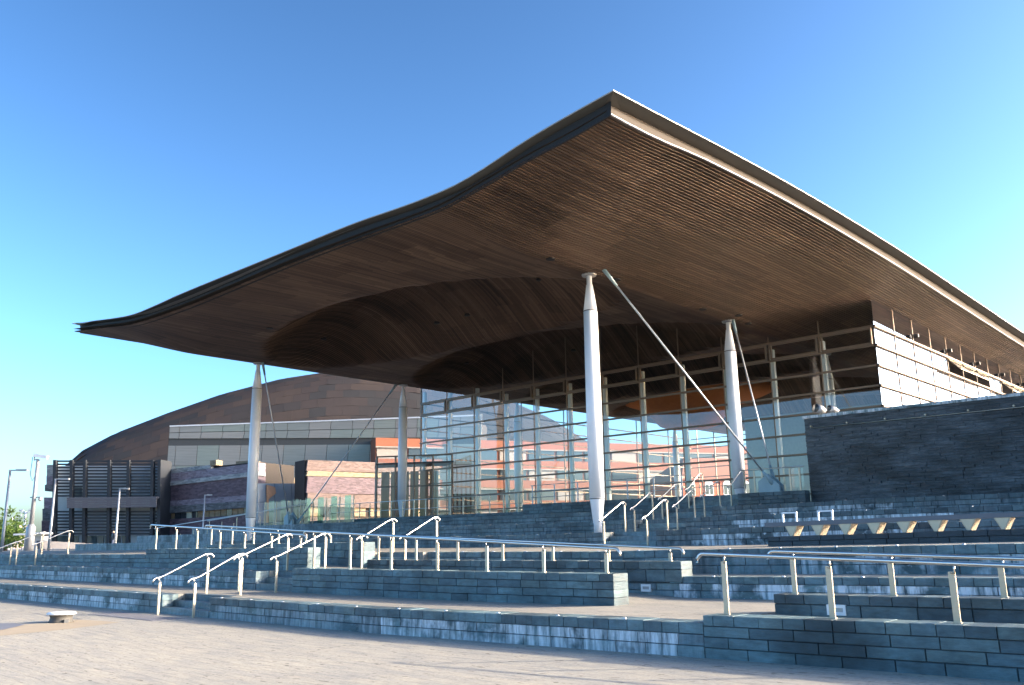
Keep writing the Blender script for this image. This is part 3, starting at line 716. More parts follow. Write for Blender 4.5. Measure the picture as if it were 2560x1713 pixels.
for dx, r in ((0, .19), (.55, .13)):
    p = Vector((-14.75+dx, 34.4, 6.36+r+.12)); h = obj('lamp_head', MB().tube([p+Vector((-.1, -.25, .05)), p, p+Vector((.05, .2, -.03))], [r, r*.9, r*.5], 14), 'lamp_grey', root, True)
    obj('lens', MB().tube([p+Vector((-.104, -.258, .051)), p+Vector((-.108, -.268, .052))], r*.9, 14), 'glass_dark', h, True)
    obj('stem', MB().tube([(p.x, p.y, 6.34), (p.x, p.y, p.z-r*.6)], .03, 8), 'dark_steel', root)
for k, xx in enumerate((-12.6, -9.6)):
    tag(obj('roof_light', MB().prism([(xx, 36, 6.36), (xx+1.2, 36, 6.36), (xx+.55, 36, 6.75)], (0, 1.2, 0)), 'white_paint'), 'small white pitched roof light on the slate wall top, %s' % ('beside the floodlights' if k == 0 else 'below the propped-open windows'), 'roof light')
# ------------------------------------------------------------------ balustrade on the topmost wall, glass screens, lobby
root = thing('balustrade', 'steel and glass balustrade on the topmost wall between tie anchor and slate wall', 'balustrade', (-16, 33.2, 3.42))
for k in range(3):
    x = -17.75+.9*k+(0 if k < 2 else .3)
for x in (-17.3, -16.95, -15.75, -15.35): obj('post', MB().box(x-.035, x+.035, 33.18, 33.2, 3.40, 4.32), 'post', root)
obj('rail', MB().tube([(-17.9, 33.19, 4.36), (-15.15, 33.19, 4.36)], .024, 8), 'steel', root, True)
for x in (-17.25, -15.7): obj('pane', MB().quad((x, 33.22, 3.5), (x+.5, 33.22, 3.5), (x+.5, 33.22, 4.3), (x, 33.22, 4.3)), 'glass', root, rc=False)
root = thing('balustrade', 'dark cable balustrade along the topmost wall behind the tall white column', 'balustrade', (-24, 33.3, 3.42))
for z in (3.75, 4.05, 4.35): obj('rail', MB().tube([(-29.6, 33.3, z), (-20.6, 33.3, z)], .018, 6), 'lamp_grey', root, True)
for k in range(7): obj('post', MB().box(-29.5+1.45*k-.03, -29.5+1.45*k+.03, 33.28, 33.31, 3.40, 4.36), 'lamp_grey', root)
root = thing('balustrade', 'pale posted balustrade in front of the glass entrance lobby', 'balustrade', (-38, 33.2, 3.07))
for z in (3.5, 4.0): obj('rail', MB().tube([(-46.5, 33.2, z), (-30.3, 33.2, z)], .02, 6), 'steel', root, True)
for k in range(17): obj('post', MB().box(-46.4+1.0*k-.035, -46.4+1.0*k+.035, 33.18, 33.21, 3.05, 4.0), 'post', root)
root = thing('glass_screen', 'tall green-tinted glass screen fence beside the left pair of tie rods', 'screen', (-46, 31.5, 2.8))
for k in range(8):
    x = -51.2+1.35*k
    obj('post', MB().box(x-.03, x+.03, 31.48, 31.53, 2.78, 4.35), 'post', root)
    if k < 7:
        obj('pane', MB().quad((x+.06, 31.5, 2.85), (x+1.29, 31.5, 2.85), (x+1.29, 31.5, 4.3), (x+.06, 31.5, 4.3)), 'glass', root, rc=False)
        obj('green_pane', MB().quad((x+.35, 31.6, 2.85), (x+.95, 31.6, 2.85), (x+.95, 31.6, 4.4), (x+.35, 31.6, 4.4)), 'glass_green', root, rc=False)
# entrance lobby, turned corner-on
root = thing('entrance_lobby', 'glass entrance lobby with timber lining and dark flat roof, standing before the hall', 'lobby', (-46, 38.5, 3.0))
c0 = Vector((-46.6, 37.0, 3.0)); ul = Vector((-.80, .60, 0)); ur = Vector((.86, .51, 0))
def lob(a, b, z): return c0+ul*a+ur*b+Vector((0, 0, z))
def lbar(mat, name, a, b, wd=.09): obj(name, MB().bar(a, b, wd, wd), mat, root)
for z in (0.05, 2.25, 3.75, 4.25):
    lbar('bronze', 'frame_rail', lob(0, 0, z), lob(2.6, 0, z)); lbar('bronze', 'frame_rail', lob(0, 0, z), lob(0, 5.2, z))
for a in (0, 1.3, 2.6): lbar('bronze', 'frame_post', lob(a, 0, 0), lob(a, 0, 4.25))
for b in (1.3, 2.6, 3.9, 5.2): lbar('bronze', 'frame_post', lob(0, b, 0), lob(0, b, 4.25))
for a in (0, 1.3): obj('pane', MB().quad(lob(a, 0, .1), lob(a+1.3, 0, .1), lob(a+1.3, 0, 4.2), lob(a, 0, 4.2)), 'glass', root, rc=False)
for b in (0, 1.3, 2.6, 3.9): obj('pane', MB().quad(lob(0, b, .1), lob(0, b+1.3, .1), lob(0, b+1.3, 4.2), lob(0, b, 4.2)), 'glass', root, rc=False)
obj('roof', MB().hexa([lob(-.1, -.1, 3.72), lob(-.1, 5.3, 3.72), lob(2.7, 5.3, 3.72), lob(2.7, -.1, 3.72), lob(-.1, -.1, 3.82), lob(-.1, 5.3, 3.82), lob(2.7, 5.3, 3.82), lob(2.7, -.1, 3.82)]), 'dark_steel', root)
for k in range(6): obj('timber_panel', MB().hexa([lob(2.3, .4+.7*k, .05), lob(2.3, 1.0+.7*k, .05), lob(2.4, 1.0+.7*k, .05), lob(2.4, .4+.7*k, .05), lob(2.3, .4+.7*k, 3.4), lob(2.3, 1.0+.7*k, 3.4), lob(2.4, 1.0+.7*k, 3.4), lob(2.4, .4+.7*k, 3.4)]), 'wood_plain', root)
# ------------------------------------------------------------------ bollard
p = on_plane(152, 1556, (0, 0, 0), (0, 0, 1)); bx, by = p.x, p.y
root = thing('capstan_bollard', 'squat round cast mooring bollard with pale worn top on the quay', 'bollard', (bx, by, 0))
pf = [(0, .27), (.02, .27), (.04, .25), (.10, .23), (.155, .245), (.185, .29)]
obj('drum', MB().tube([(bx, by, z) for z, r in pf], [r for z, r in pf], 32), simple('worn_iron', (.085, .08, .072), .7, .2, .3, 8), root, True)
obj('cap', MB().tube([(bx, by, z) for z, r in ((.18, .31), (.20, .315), (.225, .29), (.235, .2))], [.31, .315, .29, .2], 32), 'white_plastic', root, True)
obj('lug', MB().box(bx+.22, bx+.32, by-.05, by+.05, 0, .07), 'dark_steel', root)
m_sand = simple('buff_paving', (.33, .27, .19), .85, nscale=3, bumpy=.2)
q = [on_plane(a, b, (0, 0, 0), (0, 0, 1)) for a, b in ((-60, 1598), (0, 1590), (180, 1572), (300, 1556), (190, 1549), (60, 1562), (-60, 1562))]
obj('buff_paving_strip', MB().quad(*[(v.x, v.y, g(v.x)+.004) for v in q]), m_sand, kind='structure', rc=False)
q = [on_plane(a, b, (0, 0, 0), (0, 0, 1)) for a, b in ((-60, 1578), (10, 1575), (62, 1563), (40, 1559), (-60, 1560))]
obj('cover_plate', MB().quad(*[(v.x, v.y, g(v.x)+.008) for v in q]), 'bench_grey', kind='structure', rc=False)
q = [on_plane(a, b, (0, 0, 0), (0, 0, 1)) for a, b in ((300, 1552), (410, 1560), (425, 1542), (330, 1535))]
tp = thing('tactile_paving', 'grey patch of raised-dot tactile paving at the foot of the lowest flight', 'tactile paving', (q[0].x, q[0].y, 0))
tx0, tx1, ty0, ty1 = -24.0, -20.4, 9.75, 10.55
obj('slab', MB().box(tx0, tx1, ty0, ty1, -.02, .006), simple('tactile_grey', (.17, .165, .18), .8), tp)
dots = MB()
for i in range(52):
    for j in range(11): dots.tube([(tx0+.05+i*.068, ty0+.05+j*.07, .004), (tx0+.05+i*.068, ty0+.05+j*.07, .013)], [.02, .013], 6)
obj('dots', dots, 'bench_grey', tp, kind='stuff')
# ------------------------------------------------------------------ background: street lamps and poles
def street_lamp(label, pxb, pyb, D, pxt, pyt, arm, zb=1.36):
    b = at_dist(pxb, pyb, D); t = at_dist(pxt, pyt, D)
    root = thing('street_lamp', label, 'street lamp', (b.x, b.y, zb), 'street lamps on the upper quay')
    obj('pole', MB().tube([(b.x, b.y, zb-.05), (b.x, b.y, zb+1.2), (b.x, b.y, t.z)], [.11, .10, .075], 10), 'lamp_grey', root, True)
    r = CR.copy(); r.z = 0; r.normalize()
    a = Vector((b.x, b.y, t.z)); obj('arm', MB().bar(a-r*.08, a+r*arm*.45, .08, .08), 'lamp_grey', root)
    obj('lamp_head', MB().bar(a+r*arm*.35+Vector((0, 0, .01)), a+r*arm, .22, .12), 'lamp_grey', root)
street_lamp('street lamp farthest along the quay, with a long flat head', 5.5, 1360, 68, 20, 1176, 1.15, 1.35)
street_lamp('street lamp in front of the corner of the black louvred block', 122, 1370, 76, 129, 1198, 1.05)
street_lamp('street lamp in front of the middle of the black louvred block', 287, 1372, 87, 297, 1222, .85)
street_lamp('street lamp in front of the banded purple slate building', 506, 1342, 100, 511, 1238, .75)
b = at_dist(72, 1372, 80); zc = 1.36
root = thing('camera_pole', 'thick steel security camera pole with stepped base and camera housings', 'camera pole', (b.x, b.y, zc))
obj('base', MB().tube([(b.x, b.y, zc-.05), (b.x, b.y, zc+1.9), (b.x, b.y, zc+2.1)], [.34, .34, .2], 16), 'lamp_grey', root, True)
obj('pole', MB().tube([(b.x, b.y, zc+2.05), (b.x, b.y, zc+7.2)], [.17, .12], 12), 'lamp_grey', root, True)
r = CR.copy(); r.z = 0; r.normalize(); T = Vector((b.x, b.y, zc+7.2))
hd = obj('camera_housing', MB().bar(T+r*-.35+Vector((0, 0, .33)), T+r*.75+Vector((0, 0, .15)), .3, .26), 'white_plastic', root)
obj('camera_arm', MB().bar(T-r*.3+Vector((0, 0, .3)), T-r*.3+Vector((0, 0, -.1)), .08, .08).bar(T-r*.3+Vector((0, 0, -.05)), T, .08, .08), 'lamp_grey', root)
T2 = Vector((b.x, b.y, zc+4.2)); obj('dome_camera', MB().bar(T2-r*.3, T2+r*.55, .09, .09).tube([T2+r*.5+Vector((0, 0, -.02)), T2+r*.5+Vector((0, 0, -.2)), T2+r*.5+Vector((0, 0, -.3))], [.16, .16, .06], 10), 'lamp_grey', root)
obj('cable', MB().tube([T-r*.45+Vector((0, 0, .2)), T-r*.5+Vector((0, 0, -1.2)), T-r*.3+Vector((0, 0, -1.7)), T+Vector((0, 0, -1.2))], .025, 6), 'dark_steel', root, True)
# far lamps, tree, tower, kiosk beyond the quay
b = at_dist(57, 1350, 130); root = thing('mast_lamp', 'white far-off mast lamp with two spread arms beyond the camera pole', 'street lamp', (b.x, b.y, 1.36))
obj('pole', MB().tube([(b.x, b.y, 1.3), (b.x, b.y, 6.2)], .13, 8), 'white_plastic', root, True)
for s in (-1, 1): obj('arm', MB().bar((b.x, b.y, 5.9), Vector((b.x, b.y, 6.35))+r*s*.85, .14, .14).bar(Vector((b.x, b.y, 6.3))+r*s*.3, Vector((b.x, b.y, 6.4))+r*s*.75, .35, .1), 'white_plastic', root)
b = at_dist(25, 1350, 190); root = thing('mast_lamp', 'slim far-off lamp post with a single thin arm above the green tree', 'street lamp', (b.x, b.y, 1.36))
obj('pole', MB().tube([(b.x, b.y, 1.3), (b.x, b.y, 7.2)], .1, 6), 'white_plastic', root); obj('arm', MB().bar((b.x, b.y, 7.1), Vector((b.x, b.y, 7.5))+r*1.6, .12, .12), 'white_plastic', root)
m_leaf = simple('leaves', (.10, .17, .035), .6, 0, .35, 1.5)
m_bark = simple('bark', (.12, .09, .06), .9)
def tree(label, cx, cy, z0, wd, h, n=1500, leaf=.3):
    root = thing('tree', label, 'tree', (cx, cy, z0))
    obj('trunk', MB().tube([(cx, cy, z0-.1), (cx+.1, cy, z0+h*.3), (cx, cy+.1, z0+h*.6)], [.25, .18, .08], 8).tube([(cx+.1, cy, z0+h*.3), (cx+wd*.25, cy, z0+h*.6)], [.12, .05], 6).tube([(cx+.1, cy, z0+h*.3), (cx-wd*.25, cy+.3, z0+h*.55)], [.12, .05], 6), m_bark, root, True)
    cr = MB(); lob_ = [(random.uniform(-.6, .6)*wd/2, random.uniform(-.6, .6)*wd/2, z0+h*random.uniform(.32, .78), random.uniform(.22, .36)*wd) for _ in range(14)]
    for _ in range(n):
        a, b_, c, rr = random.choice(lob_)
        v = Vector((random.gauss(0, 1), random.gauss(0, 1), random.gauss(0, 1))).normalized()*rr*random.uniform(.6, 1.05)
        p = Vector((cx+a, cy+b_, c))+Vector((v.x, v.y, v.z*.8))
        if p.z < z0+.3: continue
        u = Vector((random.gauss(0, 1), random.gauss(0, 1), random.gauss(0, 1))).normalized(); w2 = u.orthogonal().normalized()
        l = leaf*random.uniform(.6, 1.2); cr.quad(p-u*l, p+w2*l*.5, p+u*l, p-w2*l*.5)
    obj('crown', cr, m_leaf, root, rc=False)
b = at_dist(14, 1352, 95); tree('green leafy tree behind the farthest street lamp', b.x, b.y, 1.36, 4.2, 2.6, 2200, .16)
b = at_dist(-40, 1352, 110); tree('green leafy tree out on the quay beyond the farthest street lamp', b.x, b.y, 1.36, 7, 4.5, 2200, .2)
def building_box(c, u, v, wd, dp, z0, z1):
    c, u, v = Vector(c), Vector(u), Vector(v)
    p = [c-u*wd/2, c+u*wd/2, c+u*wd/2+v*dp, c-u*wd/2+v*dp]
    return MB().hexa([(q.x, q.y, z0) for q in p]+[(q.x, q.y, z1) for q in p])
fwd = Vector((_f.x, _f.y, 0)).normalized()
b = at_dist(57, 1330, 420); dv = Vector((b.x, b.y, 0)).normalized(); dr = Vector((dv.y, -dv.x, 0))
root = thing('tower_block', 'pale pink far-off tower block beyond the camera pole', 'building', (b.x, b.y, 1.3))
obj('wall', building_box((b.x, b.y, 0), dr, dv, 5.2, 5, 1, 10.4), simple('pink_render', (.55, .40, .38), .8), root)
for i in range(3):
    for j in range(4): obj('window', building_box(Vector((b.x, b.y, 0))+dr*(-1.6+1.6*i)-dv*.05, dr, dv, .8, .06, 2.4+2*j, 3.5+2*j), 'glass_dark', root)
b = at_dist(82, 1345, 92); root = thing('kiosk', 'small white-roofed kiosk behind the camera pole', 'kiosk', (b.x, b.y, 1.36))
obj('wall', building_box((b.x, b.y, 0), CR.xy.to_3d().normalized(), fwd, 1.5, 1.5, 1.3, 2.7), 'lamp_grey', root)
obj('roof', MB().bar(Vector((b.x, b.y, 2.82))-r*1.25, Vector((b.x, b.y, 2.92))+r*1.25, 2.0, .14), 'white_plastic', root)
# ------------------------------------------------------------------ background: arts centre
def strip(P0p, n, pts, th, mat, name, parent, label=None):      # polygon given by pixels on a plane, with real thickness behind
    poly = [on_plane(a, b, P0p, n) for a, b in pts]; nn = Vector(n).normalized()
    if nn.dot(CAM-Vector(P0p)) > 0: nn = -nn
    return obj(name, MB().prism(poly, nn*th), mat, parent, label=label)
def plane2(pa, Da, pb, Db):     # vertical plane through two pixel columns at given distances
    a, b = at_dist(pa, 1350, Da), at_dist(pb, 1350, Db); d = Vector((b.x-a.x, b.y-a.y, 0)).normalized()
    return Vector((a.x, a.y, 0)), Vector((d.y, -d.x, 0)), d
m_cop = []
for i, c in enumerate(((.038, .030, .029), (.030, .027, .028), (.045, .034, .030), (.026, .026, .028))):
    m_cop.append(simple('bronze_sheet_%d' % i, c, .6, .2, .22, .5))
ctr = at_dist(880, 1350, 150); dv = Vector((ctr.x, ctr.y, 0)).normalized(); dr = Vector((dv.y, -dv.x, 0))
root = thing('arts_centre_dome', 'huge bronze-clad curved dome of the arts centre behind the canopy', 'dome', (ctr.x, ctr.y, 1.36))
OUT = [(-45.4, 13.5), (-44.9, 15.3), (-38, 19.4), (-30.4, 22.7), (-22, 26.0), (-12.4, 28.8), (-5, 30.1), (0, 30.4), (10, 30), (22, 27.5), (34, 22.5), (46, 15), (56, 4)]
def zo(s):
    for (a, b_), (c, d_) in zip(OUT, OUT[1:]):
        if s <= c: return lerp(b_, d_, clamp((s-a)/(c-a)))
    return OUT[-1][1]
def dome(s, v):
    an = v*math.pi/2; z = 1.2+(zo(s)-1.2)*math.cos(an*.98)
    dep = -(2+4*math.sqrt(max(0, 1-(s/58)**2)))*math.sin(an)
    p = ctr+dr*s+dv*dep; return Vector((p.x, p.y, z))
NS, NV = 36, 18
cells = []
for j in range(NV):
    for i in range(NS):
        s0, s1 = lerp(-45.3, 52, (i+(.5*(j % 2) if i else 0))/NS), lerp(-45.3, 52, (i+1+(.5*(j % 2) if i < NS-1 else 0))/NS)
        cells.append((s0, s1, j/NV, (j+1)/NV))
cells.sort(key=lambda c: (0 if c[0] < 16 and c[2] < .62 else 1)*100+c[2])
restp = MB()
for k, (s0, s1, v0, v1) in enumerate(cells):
    ds, dvv = .008, .0004
    p = [dome(s0+ds, v0+dvv), dome(s1-ds, v0+dvv), dome(s1-ds, v1-dvv), dome(s0+ds, v1-dvv)]
    nn = -(p[1]-p[0]).cross(p[3]-p[0]).normalized(); nn = nn if nn.dot(dv) < 0 else -nn
    o_ = random.uniform(.0, .02); pp = [q+nn*o_ for q in p]
    if k < 290: obj('panel', MB().prism(pp, -nn*.2), random.choice(m_cop), root)
    else: restp.prism(pp, -nn*.2)
obj('far_panels', restp, m_cop[1], root, kind='stuff')
cm = MB()
gridn = 40
for i in range(gridn+1):
    for j in range(13):
        p = dome(lerp(-45.2, 52, i/gridn), j/12); q = p+dv*.35; cm.v.append((q.x, q.y, q.z-.2))
for i in range(gridn):
    for j in range(12): cm.f.append((i*13+j, (i+1)*13+j, (i+1)*13+j+1, i*13+j+1))
obj('deck', cm, m_cop[3], root, rc=False)
# grey boarded fly tower wall
p0, nn, dd = plane2(420, 121, 1060, 112)
root = thing('arts_centre_hall', 'grey boarded hall with a dark recessed band in front of the bronze dome', 'building', tuple(at_dist(700, 1372, 116).xy)+(1.36,))
m_board = []
for i, c in enumerate(((.26, .26, .235), (.29, .28, .25), (.24, .255, .23), (.25, .28, .24))):
    m, t, b_ = newmat('boards_%d' % i)
    wv = N(t, 'ShaderNodeTexWave', wave_type='BANDS', bands_direction='Z'); wv.inputs['Scale'].default_value = 1.6; wv.inputs['Distortion'].default_value = .4
    t.links.new(wpos(t), wv.inputs[0]); cc = mixc(t, wv.outputs['Fac'], tuple(x*.72 for x in c), c)
    cc = mixc(t, noise(t, wpos(t, (.4, .4, 6)), 1, 4), cc, tuple(x*1.25 for x in c)); t.links.new(cc, b_.inputs['Base Color']); b_.inputs['Roughness'].default_value = .7
    m_board.append(m)
strip(p0-nn*0, nn, [(424, 1066), (1200, 1040), (1200, 1350), (405, 1360)], 12, 'backing', 'core', root)
topy = lambda x: 1066-(x-424)*(25/613)
edge0 = lambda y: 424-(y-1066)*(20/290)
rows = [(0, 1), (1, 2), (3, 4), (4, 5)]
def gy(x, k): return {0: topy(x), 1: lerp(topy(x), 1097, .52), 2: 1097-(x-440)*.004, 3: 1114-(x-440)*.006, 4: 1165-(x-440)*.004, 5: 1235.}[k]
pf = p0+(CAM-p0).dot(nn)/abs((CAM-p0).dot(nn))*nn*.25
for (ra, rb) in rows:
    xx = 424.; first = True
    while xx < 1190:
        wd = 26 if first else 54
        xb = xx+wd; sh = (-10 if ra >= 3 else 0)
        xl, xr_ = (edge0(gy(xx, ra)) if first else xx+sh), xb+sh
        xl2 = edge0(gy(xx, rb)) if first else xx+sh-(4 if ra else 2)
        strip(pf, nn, [(xl+.6, gy(xx, ra)+.6), (xr_-.6, gy(xb, ra)+.6), (xr_-.6-(4 if ra else 2), gy(xb, rb)-.6), (xl2+.6, gy(xx, rb)-.6)], .22, random.choice(m_board), 'panel', root)
        xx = xb; first = False
strip(pf-nn*(CAM-p0).dot(nn)/abs((CAM-p0).dot(nn))*.2, nn, [(424, 1096), (1190, 1089), (1190, 1110), (420, 1116)], .05, simple('shadow_band', (.085, .085, .08), .8), 'recessed_band', root)  # shade of the shallow recess is put into this dark colour
strip(pf+(CAM-p0).dot(nn)/abs((CAM-p0).dot(nn))*nn*.1, nn, [(424, 1064), (1200, 1037), (1200, 1040), (424, 1067)], .3, 'white_plastic', 'coping', root)
# banded slate foyer
p0, nn, dd = plane2(390, 108, 640, 98)
sg = (CAM-p0).dot(nn)/abs((CAM-p0).dot(nn))
root = thing('banded_slate_building', 'foyer building of purple and grey slate bands with a strip of small windows', 'building', tuple(at_dist(510, 1372, 104).xy)+(1.36,))
def stone(name, a, b_):
    m, t, bb = newmat(name)
    vo = N(t, 'ShaderNodeTexVoronoi'); vo.inputs['Scale'].default_value = 1.0; t.links.new(wpos(t, (2.2, 2.2, 7)), vo.inputs['Vector'])
    sp = N(t, 'ShaderNodeSeparateColor'); t.links.new(vo.outputs['Color'], sp.inputs[0])
    t.links.new(mixc(t, sp.outputs[0], a, b_), bb.inputs['Base Color']); bb.inputs['Roughness'].default_value = .7
    bump(t, bb, sp.outputs[1], .6, .05); return m
ms = {'purple': stone('purple_slate', (.06, .04, .052), (.13, .092, .11)), 'violet': stone('violet_slate', (.12, .10, .125), (.24, .21, .25)), 'grey': stone('grey_slate', (.15, .17, .18), (.32, .34, .34)), 'dark': stone('dark_slate', (.05, .055, .06), (.14, .15, .16)), 'pink': stone('pink_stone', (.075, .05, .045), (.15, .105, .095)), 'buff': stone('buff_stone', (.17, .13, .075), (.26, .2, .125))}
BY = [(1176, 1151, 'grey'), (1188, 1157, 'violet'), (1208, 1178, 'grey'), (1218, 1189, 'purple'), (1255, 1236, 'violet'), (1268, 1250, 'dark'), (1286, 1267, None), (1300, 1286, 'purple'), (1345, 1345, None)]
for k in range(len(BY)-1):
    a0, b0, c = BY[k]; a1, b1, _ = BY[k+1]
    x1 = 527 if k == 0 else 645
    if c is None: continue
    bt = b0 if k else lerp(a0, b0, .55)
    bb0 = lerp(a1, b1, .55) if k == 0 else b1
    strip(p0+nn*sg*(.08*(k % 3)), nn, [(396-k*.8, a0), (x1, bt), (x1, bb0), (396-(k+1)*.8, a1)], 1.2, ms[c], 'stone_band', root)
strip(p0+nn*sg*.05, nn, [(525, 1152), (540, 1150), (540, 1163), (525, 1165)], 1, ms['buff'], 'end_stone', root)
strip(p0-nn*sg*.5, nn, [(392, 1180), (645, 1155), (645, 1348), (388, 1348)], 6, 'backing', 'core', root)
for k in range(17):
    xa, xb = 394+14.4*k, 394+14.4*(k+1)-1.5
    yA = lambda x: lerp(1286, 1267, (x-392)/250); yB = lambda x: lerp(1300, 1286, (x-392)/250)
    strip(p0-nn*sg*.25, nn, [(xa, yA(xa)), (xb, yA(xb)), (xb, yB(xb)), (xa, yB(xa))], .1, random.choice([M['glass_dark'], ms['buff'], simple('window_reflection', (.42, .45, .38), .15, 0, .3, .5)]), 'window', root)
# sunlit stone block and small walls beside the lobby
p0, nn, dd = plane2(668, 92, 890, 96); sg = (CAM-p0).dot(nn)/abs((CAM-p0).dot(nn))
dd2 = Vector((.42, -.91, 0)).cross(Vector((0, 0, 1)))
root = thing('stone_block_building', 'sunlit pink and cream stone block behind the left pair of tie rods', 'building', tuple(at_dist(800, 1372, 94).xy)+(1.36,))
for k, (ya, yb_, c) in enumerate(((1150, 1177, 'pink'), (1177, 1190, 'buff'), (1190, 1232, 'purple'), (1232, 1266, 'pink'), (1292, 1330, 'pink'))):
    strip(p0+nn*sg*.07*(k % 2), nn, [(770, ya), (1100, ya+12), (1100, yb_+8), (766, yb_)], 3, ms[c], 'stone_band', root)
strip(p0+nn*sg*-.3, nn, [(762, 1150), (1100, 1162), (1100, 1330), (760, 1330)], 2.5, 'backing', 'core', root)
for k in range(8): strip(p0-nn*sg*.2, nn, [(772+38*k, 1267), (800+38*k, 1268), (800+38*k, 1291), (772+38*k, 1291)], .1, random.choice(['glass_dark', ms['buff']]), 'window', root)
p0, nn, dd = plane2(640, 100, 770, 106)
root = thing('buff_gable', 'sunlit buff stone gable wall sloping down behind the banded building', 'building', tuple(at_dist(700, 1372, 102).xy)+(1.36,))
strip(p0, nn, [(640, 1150), (655, 1156), (655, 1170), (752, 1199), (752, 1215), (640, 1215)], 3, ms['buff'], 'wall', root)
strip(p0+nn*.15*sg, nn, [(668, 1193), (678, 1194), (678, 1210), (668, 1210)], .1, 'glass_dark', 'window', root)
root = thing('grey_panel_wall', 'blue-grey panelled entrance wall below the buff gable', 'building', tuple(at_dist(700, 1372, 99).xy)+(1.36,))
p0, nn, dd = plane2(640, 96, 770, 100)
mg = simple('grey_panels', (.24, .29, .33), .35, .2, .08, .6)
for k in range(3):
    for j, (ya, yb_) in enumerate(((1209, 1255), (1256, 1300), (1301, 1345))): strip(p0, nn, [(645+42*k, ya), (686+42*k, ya), (686+42*k, yb_), (645+42*k, yb_)], .4, mg, 'panel', root)
strip(p0+nn*sg*.3, nn, [(668, 1212), (688, 1218), (690, 1234), (672, 1248), (664, 1345), (672, 1345)], .2, 'wood_plain', 'timber_blade', root)
# black louvred block
p0, nn, dd = plane2(130, 110, 400, 104.5); sg = (CAM-p0).dot(nn)/abs((CAM-p0).dot(nn))
root = thing('louvred_block', 'black slatted block with fins and a timber balcony band at the quay end', 'building', tuple(at_dist(260, 1372, 107).xy)+(1.36,))
m_blk = simple('black_timber', (.016, .02, .026), .6, 0, .3, 2); m_balc = simple('weathered_timber', (.10, .10, .112), .75, 0, .25, 1.2)
m_win = simple('office_glass', (.10, .14, .15), .12, 0, .3, .4, .8)
strip(p0-nn*sg*1.2, nn, [(132, 1165), (396, 1165), (394, 1372), (128, 1372)], 2, simple('office_wall', (.50, .57, .60), .5, 0, .3, .3), 'wall', root)
fx = [136, 178, 211, 272, 320, 380]
for k in range(25):
    y = 1151+7.9*k
    if 1240 < y < 1274 or y > 1338: continue
    for a, b_ in zip(fx, fx[1:]+[398]):
        strip(p0, nn, [(a-3*(y-1150)/220, y), (b_-3*(y-1150)/220, y), (b_-3*(y-1150)/220, y+4.2), (a-3*(y-1150)/220, y+4.2)], .12, m_blk, 'louvre', root)
strip(p0+nn*sg*.28, nn, [(394, 1149), (402, 1149), (399, 1372), (391, 1372)], 2.8, m_blk, 'end_cover', root)  # added black panel that hides the sunlit end of the wall behind
for a in fx: strip(p0+nn*sg*.25, nn, [(a-3.5, 1150), (a+3.5, 1150), (a+1, 1370), (a-7, 1370)], .5, m_blk, 'fin', root)
for j in range(5): strip(p0+nn*sg*1.0, nn, [(167, 1244+5.4*j), (391, 1241.5+5.4*j), (390, 1246.5+5.4*j), (167, 1249+5.4*j)], 1.6 if j == 0 else .2, m_balc, 'balcony_board', root)
for (a, b_, c, d_) in ((183, 205, 1219, 1243), (140, 168, 1340, 1366), (175, 195, 1340, 1366), (207, 240, 1340, 1368), (243, 258, 1340, 1368), (262, 282, 1340, 1370), (285, 300, 1340, 1370), (305, 318, 1340, 1370)):
    strip(p0-nn*sg*1.0, nn, [(a, c), (b_, c), (b_, d_), (a, d_)], .1, m_win, 'window', root)
for k, (xa, ya, yb_) in enumerate(((117, 1162, 1190), (116, 1190, 1212), (112, 1212, 1228), (110, 1244, 1272), (106, 1272, 1302), (104, 1302, 1345))):
    strip(p0-nn*sg*(.6+.1*k), nn, [(xa, ya), (136, ya), (136, yb_), (xa, yb_)], 3, ms[['grey', 'violet', 'dark', 'violet', 'dark', 'purple'][k]], 'stone_band', root)
# benches at the foot of the block
for k, (xa, xb) in enumerate(((100, 215), (215, 300))):
    p0, nn, dd = plane2(xa, 90+3*k, xb, 92+3*k)
    tag(strip(p0, nn, [(xa, 1352+6*k), (xb, 1358+6*k), (xb, 1372), (xa, 1372)], .6, m_balc, 'low_wall', None), 'low %s slab wall at the foot of the black louvred block' % ('longer' if k == 0 else 'shorter'), 'wall')
